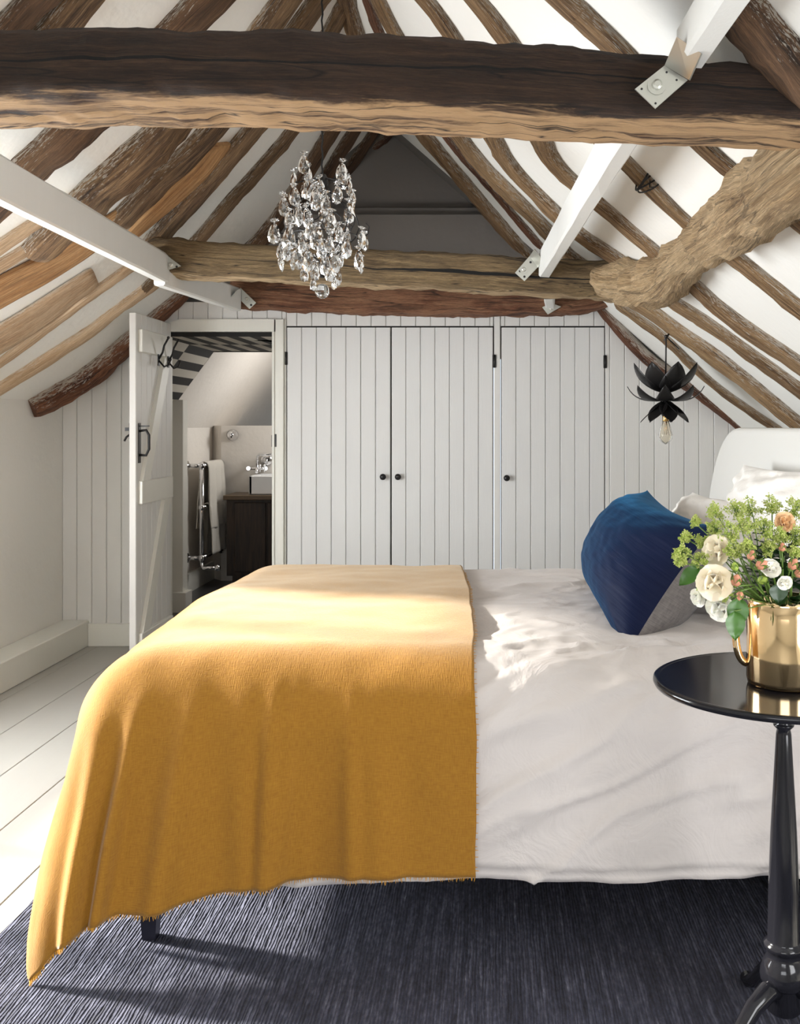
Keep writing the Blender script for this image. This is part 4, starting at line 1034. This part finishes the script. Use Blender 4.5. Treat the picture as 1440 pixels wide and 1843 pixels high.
rose(1412, 1048, 1.77, .013, (0, -1, -.3), 'small white flower just over the rim of the jug', M['petal_w'], 7)
for i, (px, py, D, rad, lab, tl) in enumerate((
        (1352, 1001, 1.80, .0085, 'pink bud nearest the top in the centre of the bouquet', (.3, -.2, 1)), (1369, 1017, 1.79, .010, 'red-pink bud left of the white half-open flower', (.8, -.3, .5)),
        (1325, 1046, 1.78, .0105, 'green and pink bud touching the open cream rose', (.1, -.5, 1)), (1323, 1021, 1.80, .0075, 'small green bud above the bud by the cream rose', (-.3, -.3, 1)),
        (1427, 1017, 1.78, .010, 'orange-pink bud at the right edge of the picture', (.4, -.3, .8)), (1408, 986, 1.82, .0075, 'orange bud below the pale orange flower', (0, -.3, 1)),
        (1332, 1071, 1.80, .0075, 'lowest pink bud hanging over the jug handle', (-.3, -.4, -.8)), (1372, 1044, 1.80, .009, 'plump green bud under the white half-open flower', (.4, -.6, .3)),
        (1438, 1032, 1.80, .009, 'peach bud on the rim at the right picture edge', (.5, -.3, .3)))):
    bud(px, py, D, rad, lab, M['petal_pk'] if i not in (3, 7) else M['lime2'], 20+i, tilt=tl)
# leaves
for (px, py, D, dx, dy, L, W, m, lab) in (
        (1258, 1022, 1.86, -.75, -.55, .050, .030, 'leaf', 'pointed green leaf sticking out left under the cream roses'),
        (1330, 1075, 1.82, -.15, -1, .060, .040, 'leaf', 'large dark glossy leaf hanging beside the jug handle'),
        (1322, 1100, 1.80, -.0, -1, .052, .036, 'leaf', 'lowest hanging leaf with its tip beside the jug'),
        (1400, 1050, 1.80, .0, -1, .035, .034, 'leaf_dk', 'lobed leaf lapping over the rim of the jug')):
    c = P(px, py, D); r_ = thing('rose_leaf', lab, 'leaf', c, 'leaves in the gold jug')
    mb = MB(); dv_ = Vector((dx, -.25, dy)); leafm(mb, c, dv_, Vector((0, -1, .5)) if abs(dy) > .7 else Vector((.1, -.8, .6)), L, W); o = mb.build('blade', M[m], r_)
    mb = MB(); stem_to(mb, c, .0012, .0); mb.build('stem', M['stem'], r_)
# dark inner foliage
r_ = thing('foliage', 'dark leaves filling the middle of the bouquet', 'foliage', VC, 'leaves in the gold jug'); r_['kind'] = 'stuff'
mb = MB(); rnd = random.Random(5)
for i in range(110):
    a = rnd.uniform(0, 2*PI); rr_ = rnd.uniform(.0, .11); z = rnd.uniform(-.0, .13)*(1-rr_*3)
    c = VC+Vector((math.cos(a)*rr_*.6, math.sin(a)*rr_*.6, z+.01)); leafm(mb, c, Vector((math.cos(a), math.sin(a), rnd.uniform(-.2, .9))), Vector((0, 0, 1)), .042, .024)
mb.build('leaves', M['leaf_dk'], r_)
# lime sprays
def spray(px, py, D, size, lab, seed, density=1.0):
    c = P(px, py, D); rnd = random.Random(seed); r_ = thing('lime_flower_spray', lab, 'flower', c, 'lime green sprays in the gold jug')
    root_ = VC+Vector(((c.x-VXC)*.35, (c.y-VYC)*.35, .02)); axis = (c-root_).normalized()
    st_ = MB(); fl = MB(); fl2 = MB(); stem_to(st_, c-axis*size*.9, .0013)
    st_.tube([c-axis*size*.9, c], .0011, 5)
    nb = int(9*density)
    for b_ in range(nb):
        o_ = Vector((rnd.gauss(0, 1), rnd.gauss(0, 1), rnd.gauss(0, 1))).normalized()*size*rnd.uniform(.45, 1.0)
        o_ += axis*size*.15; tip = c+o_; mid = c-axis*size*.5*rnd.random(); st_.tube([mid, mid.lerp(tip, .55)+axis*.003, tip], .0006, 4)
        for k in range(20):
            q = tip+Vector((rnd.gauss(0, 1), rnd.gauss(0, 1), rnd.gauss(0, 1)))*size*.17
            f = fl if rnd.random() < .7 else fl2; rad = rnd.uniform(.0014, .0026)
            n_ = Vector((rnd.gauss(0, 1), rnd.gauss(0, 1)-.8, rnd.gauss(0, 1)+.5)).normalized(); X = n_.orthogonal().normalized(); Y = n_.cross(X)
            bb = len(f.v); f.v.append(q+n_*rad*.5)
            for j in range(8):
                a = j*PI/4; rj = rad*(1.25 if j % 2 == 0 else .45); f.v.append(q+(X*math.cos(a)+Y*math.sin(a))*rj+n_*(rad*.35 if j % 2 == 0 else -rad*.2))
            for j in range(8): f.face((bb, bb+1+j, bb+1+(j+1) % 8))
            f.v.append(q-n_*rad*.6); e = len(f.v)-1
            for j in range(8): f.face((e, bb+1+(j+1) % 8, bb+1+j))
    st_.build('stem', M['stem'], r_); o1 = fl.build('blossom', M['lime'], r_); o1['kind'] = 'stuff'
    o2 = fl2.build('blossom', M['lime2'], r_); o2['kind'] = 'stuff'
SPR = [(1228, 995, 1.86, .016, 'leftmost lime spray reaching out over the navy cushion'), (1236, 968, 1.90, .013, 'small lime spray above the leftmost one'), (1262, 1008, 1.86, .017, 'lime spray between the leftmost spray and the cream rose'),
       (1226, 1010, 1.84, .011, 'small drooping lime spray at the far left tip'), (1252, 940, 1.92, .012, 'thin lime spray standing alone in front of the navy cushion top'), (1266, 975, 1.9, .014, 'lime spray left of the upper cream rose'),
       (1290, 925, 1.93, .019, 'lime spray at the upper left shoulder of the bouquet'), (1288, 952, 1.90, .017, 'lime spray just above the upper cream rose'), (1322, 918, 1.95, .021, 'lime spray at the top left against the white pillows'),
       (1352, 916, 1.98, .021, 'lime spray at the top, left of the orange flower'), (1388, 912, 1.98, .020, 'highest lime spray left of the picture edge'), (1430, 918, 1.96, .021, 'highest lime spray at the right picture edge'),
       (1318, 962, 1.86, .021, 'dense lime spray in front, right of the upper cream rose'), (1345, 950, 1.88, .021, 'dense lime spray in the upper middle'), (1320, 990, 1.83, .017, 'lime spray over the open cream rose'),
       (1375, 955, 1.88, .021, 'dense lime spray left of the orange bud'), (1402, 965, 1.88, .016, 'lime spray under the pale orange flower'), (1432, 965, 1.87, .021, 'dense lime spray at the right picture edge, mid height'),
       (1345, 985, 1.83, .015, 'lime spray beside the topmost pink bud'), (1385, 990, 1.84, .014, 'lime spray above the white half-open flower'), (1430, 995, 1.84, .013, 'lime spray above the orange-pink bud'),
       (1268, 1060, 1.87, .012, 'low lime spray between the two small white flowers'), (1305, 1070, 1.86, .012, 'low lime spray under the open cream rose'), (1460, 940, 1.92, .022, 'lime spray past the right edge of the bouquet')]
for i, (px, py, D, sz, lab) in enumerate(SPR): spray(px, py, D, sz, lab, 100+i, 1.9)

# ================================================================== CHANDELIER
CX, CYY = -.570, 3.40
def C(px, py, dy=0): p = P(px, py, CYY); return p+Vector((0, dy, 0))
root = thing('chandelier', 'crystal chandelier with dark wire frame hanging from the ridge', 'chandelier', C(580, 520))
cx0 = C(580, 300).x
mb = MB(); top = Vector((cx0, CYY, APX_Z-.02)); pts = []
bot = C(580, 318)
for i in range(41): t_ = i/40; pts.append(top.lerp(bot, t_)+Vector((.002*math.sin(i*2.1), .002*math.cos(i*2.1), 0)))
mb.tube(pts, .0035, 6); mb.build('chain', M['black'], root, label='dark twisted chain')
sc_ = CYY/FPX
mb = MB(); zc = lambda py: EYE+(VY-py)*sc_
mb.lathe([(.0001, zc(312)), (.012, zc(314)), (.018, zc(320)), (.022, zc(326)), (.020, zc(338)), (.012, zc(342)), (.010, zc(350)), (.0001, zc(351))], (cx0, CYY, 0), 20); mb.build('lamp_holder', M['black'], root, label='black lamp holder')
for k in range(6):
    a = 2*PI*k/6+.35; d_ = Vector((math.cos(a), math.sin(a), 0)); c = Vector((cx0, CYY, 0)); mb = MB()
    prof = [(4, 322), (22, 325), (44, 332), (52, 345), (44, 352), (30, 348)]
    mb.tube([c+d_*(x*sc_)+Vector((0, 0, zc(y))) for x, y in prof], .0022, 6)
    prof = [(6, 340), (22, 352), (45, 365), (62, 385), (68, 405), (60, 425), (45, 440), (25, 458), (6, 470), (3, 500)]
    mb.tube([c+d_*(x*sc_)+Vector((0, 0, zc(y))) for x, y in prof], .0025, 6)
    prof = [(60, 425), (75, 425), (84, 415), (86, 402), (80, 396)]
    mb.tube([c+d_*(x*sc_)+Vector((0, 0, zc(y))) for x, y in prof], .002, 6)
    s_ = d_.cross(Vector((0, 0, 1))); cc_ = c+d_*(52*sc_)+Vector((0, 0, zc(390)))
    mb.tube([cc_+(s_*math.cos(t_)+Vector((0, 0, 1))*math.sin(t_))*(20*sc_)*(1-.03*t_) for t_ in [j*PI/6 for j in range(11)]], .002, 6)
    mb.build('frame_arm', M['black'], root, label='dark curled wire arm')
for (rpx, py) in ((62, 425), (38, 352)):
    mb = MB(); mb.tube([Vector((cx0+math.cos(t_)*rpx*sc_, CYY+math.sin(t_)*rpx*sc_, zc(py))) for t_ in [j*PI/16 for j in range(32)]], .002, 6, closed=True); mb.build('frame_ring', M['black'], root, label='dark wire ring')
# one faceted drop and one rosette mesh, copied
def drop_mesh():
    mb = MB(); h, w, d_ = 1.0, .58, .26; n = 10
    def outline(a, s):   # teardrop outline
        x = math.sin(a)*w/2*(1-.30*math.cos(a)); z = math.cos(a)*h/2
        return x*s, z*s
    for layer, (s, y) in enumerate(((1, -.03), (.62, -d_/2), (1, .03), (.62, d_/2))):
        for k in range(n):
            a = 2*PI*(k+(.5 if layer in (1, 3) else 0))/n; x, z = outline(a, s); mb.v.append(Vector((x, y, z)))
    for k in range(n):
        k2 = (k+1) % n
        mb.face((k, k2, n+k)); mb.face((n+k, k2, n+k2))
        mb.face((2*n+k2, 2*n+k, 3*n+k)); mb.face((2*n+k2, 3*n+k, 3*n+k2)); mb.face((k2, k, 2*n+k, 2*n+k2))
    f0 = len(mb.v); mb.v.append(Vector((0, -d_/2-.05, -.05))); mb.v.append(Vector((0, d_/2+.05, -.05)))
    for k in range(n): mb.face((f0, n+k, n+(k+1) % n)); mb.face((f0+1, 3*n+(k+1) % n, 3*n+k))
    return mb
def ros_mesh():
    mb = MB(); n = 16; mb.v.append(Vector((0, 0, .10)))
    for k in range(n): a = 2*PI*k/n; r_ = .24 if k % 2 == 0 else .16; mb.v.append(Vector((math.cos(a)*r_, math.sin(a)*r_, .04)))
    mb.v.append(Vector((0, 0, -.10)))
    for k in range(n): mb.face((0, 1+k, 1+(k+1) % n)); mb.face((n+1, 1+(k+1) % n, 1+k))
    return mb
DR = [(545, 385, 1), (415, 520, 1), (915, 440, 1), (970, 560, .95), (575, 650, 1), (640, 690, 1), (460, 720, 1), (340, 810, 1.05), (690, 770, 1.2), (790, 830, 1.1), (890, 700, 1), (1010, 880, 1.1),
      (530, 960, 1), (620, 970, 1.05), (850, 1020, 1.1), (250, 1090, 1.1), (255, 1320, .8), (430, 1170, 1.2), (330, 1270, .9), (390, 1300, .8), (715, 1190, 1.15), (655, 1110, .9), (990, 1250, 1.15), (930, 1130, .9), (1130, 1140, 1), (1095, 1370, .9),
      (500, 1360, 1.1), (610, 1380, 1.15), (770, 1410, 1.1), (870, 1390, 1.0), (540, 1490, .8), (660, 1480, .9), (800, 1490, .8), (720, 640, .95), (430, 980, .9), (1020, 700, .8), (760, 1290, .9), (560, 1240, .85), (840, 1230, .9)]
def tier_r(py):     # radius of the chandelier at photo row py, pixels
    pts = [(300, 48), (345, 50), (370, 66), (400, 76), (430, 88), (460, 80), (480, 60), (500, 40), (530, 20)]
    for (a, ra), (b_, rb) in zip(pts, pts[1:]):
        if py <= b_: return lerp(ra, rb, max(0, (py-a)/(b_-a)))
    return 20
rnd = random.Random(3); proto_d = proto_r = None
items = [(460+x/5.76, 240+y/5.76, s, -1) for x, y, s in DR]+[(460+x/5.76+rnd.uniform(-12, 12), 240+y/5.76+rnd.uniform(-10, 10), s*.95, 1) for x, y, s in DR[::2]]
for (px, py, s, side) in items:
    R_ = tier_r(py); dx = max(-R_, min(R_, px-578)); dd = math.sqrt(max(0, R_*R_-dx*dx))*sc_*side
    pos = C(px, py, dd); ht = 34*sc_*s
    ang = math.atan2(dd, dx*sc_)+PI/2+rnd.uniform(-.5, .5)
    if side == -1 and abs(dx) < R_*.9: ang = rnd.uniform(-.6, .6)
    Mx = Matrix.Translation(pos) @ Matrix.Rotation(ang, 4, 'Z') @ Matrix.Rotation(rnd.uniform(-.1, .1), 4, 'Y') @ Matrix.Scale(ht, 4)
    if proto_d is None:
        proto_d = drop_mesh().build('crystal_drop', M['crystal'], root); proto_d['label'] = 'faceted crystal drop'; d_ = proto_d
        proto_r = ros_mesh().build('crystal_rosette', M['crystal'], proto_d); proto_r['label'] = 'flower-shaped crystal above its drop'; r_ = proto_r
    else:
        d_ = proto_d.copy(); scene.collection.objects.link(d_); r_ = proto_r.copy(); scene.collection.objects.link(r_)
    d_.parent = root; d_.matrix_parent_inverse = Matrix(); d_.matrix_basis = Matrix.Translation(-root.location) @ Mx
    r_.parent = d_; r_.matrix_parent_inverse = Matrix(); r_.matrix_basis = Matrix.Translation((0, 0, .60))@Matrix.Rotation(rnd.uniform(.0, 1.1), 4, 'X')
mb = MB(); q = C(580, 524); rb = 13.5*sc_; nl = 8
prof = [(max(.0001, rb*math.sin(PI*i/nl)), q.z-rb*math.cos(PI*i/nl)) for i in range(nl+1)]
mb.lathe(prof, (q.x, q.y, 0), 12, False); mb.build('crystal_ball', M['crystal'], root, label='faceted crystal ball at the bottom')

# ================================================================== LOTUS PENDANT
PD = 4.45; pc = P(1198, 712, PD)
hang = on_roof(1208, 598)
root = thing('pendant_lamp', 'black metal lotus flower pendant lamp with bare bulb near the headboard', 'lamp', pc)
mb = MB(); h1 = P(1199, 606, PD)
mb.tube([hang+NR*.0, hang+NR*.05, h1+Vector((.012, .0, .012)), h1, pc+Vector((0, 0, .03))], .0035, 6); mb.ball(h1, .009)
mb.tube([h1, h1.lerp(P(1222, 628, PD+.05), 1)], .003, 5); mb.build('cord', M['black'], root)
ps = PD/FPX
for tier, (n, L, W, el_, z, off) in enumerate(((8, 76, 46, .16, 4, .0), (8, 70, 34, -.16, -8, .4), (7, 56, 34, -.62, -12, .1))):
    for k in range(n):
        a = 2*PI*k/n+off+.2; d_ = Vector((math.cos(a), math.sin(a), 0)); S = d_.cross(Vector((0, 0, 1)))
        mb = MB(); base = pc+Vector((0, 0, z*ps)); Lm, Wm = L*ps, W*ps
        def pf(u, v, sg=0):
            t_ = u; s = 2*v-1; w = Wm/2*(math.sin(PI*(.12+.88*t_))**.75 if t_ < .995 else .0)
            e = el_+(.55*t_ if tier == 0 else (.5*t_*t_ if tier == 1 else -.1*t_)); h = math.sin(e)*Lm*t_; r_ = math.cos(e)*Lm*t_
            return base+d_*(r_+.006)+Vector((0, 0, h+.10*Wm*s*s*(1 if tier == 0 else .5)))+S*w*s
        mb.grid(pf, 10, 6); o = mb.build('petal', M['black'], root); md = o.modifiers.new('t', 'SOLIDIFY'); md.thickness = .0015
mb = MB(); mb.tube([pc+Vector((0, 0, 8*ps)), pc+Vector((0, 0, -38*ps))], .013, 14); mb.build('socket', M['black'], root)
mb = MB(); zb_ = pc.z-34*ps; mb.lathe([(.013, zb_), (.0145, zb_-.006), (.0145, zb_-.026), (.013, zb_-.03), (.0001, zb_-.03)], (pc.x, pc.y, 0), 20); mb.build('bulb_cap', M['brass'], root, label='brass bulb cap')
mb = MB(); zt_ = P(0, 752, PD).z; k_ = ps
mb.lathe([(.011, zt_), (.015, zt_-6*k_), (.024, zt_-18*k_), (.031, zt_-30*k_), (.030, zt_-37*k_), (.020, zt_-43*k_), (.006, zt_-47*k_), (.0001, zt_-48*k_)], (pc.x, pc.y, 0), 28); mb.build('bulb', M['bulb'], root, label='clear tapered filament bulb')
mb = MB()
for a in range(6):
    x_, y_ = math.cos(a)*.009, math.sin(a)*.009; mb.tube([(pc.x+x_*.4, pc.y+y_*.4, zt_-4*k_), (pc.x+x_, pc.y+y_, zt_-30*k_)], .0007, 4)
mb.build('filament', M['brass'], root)
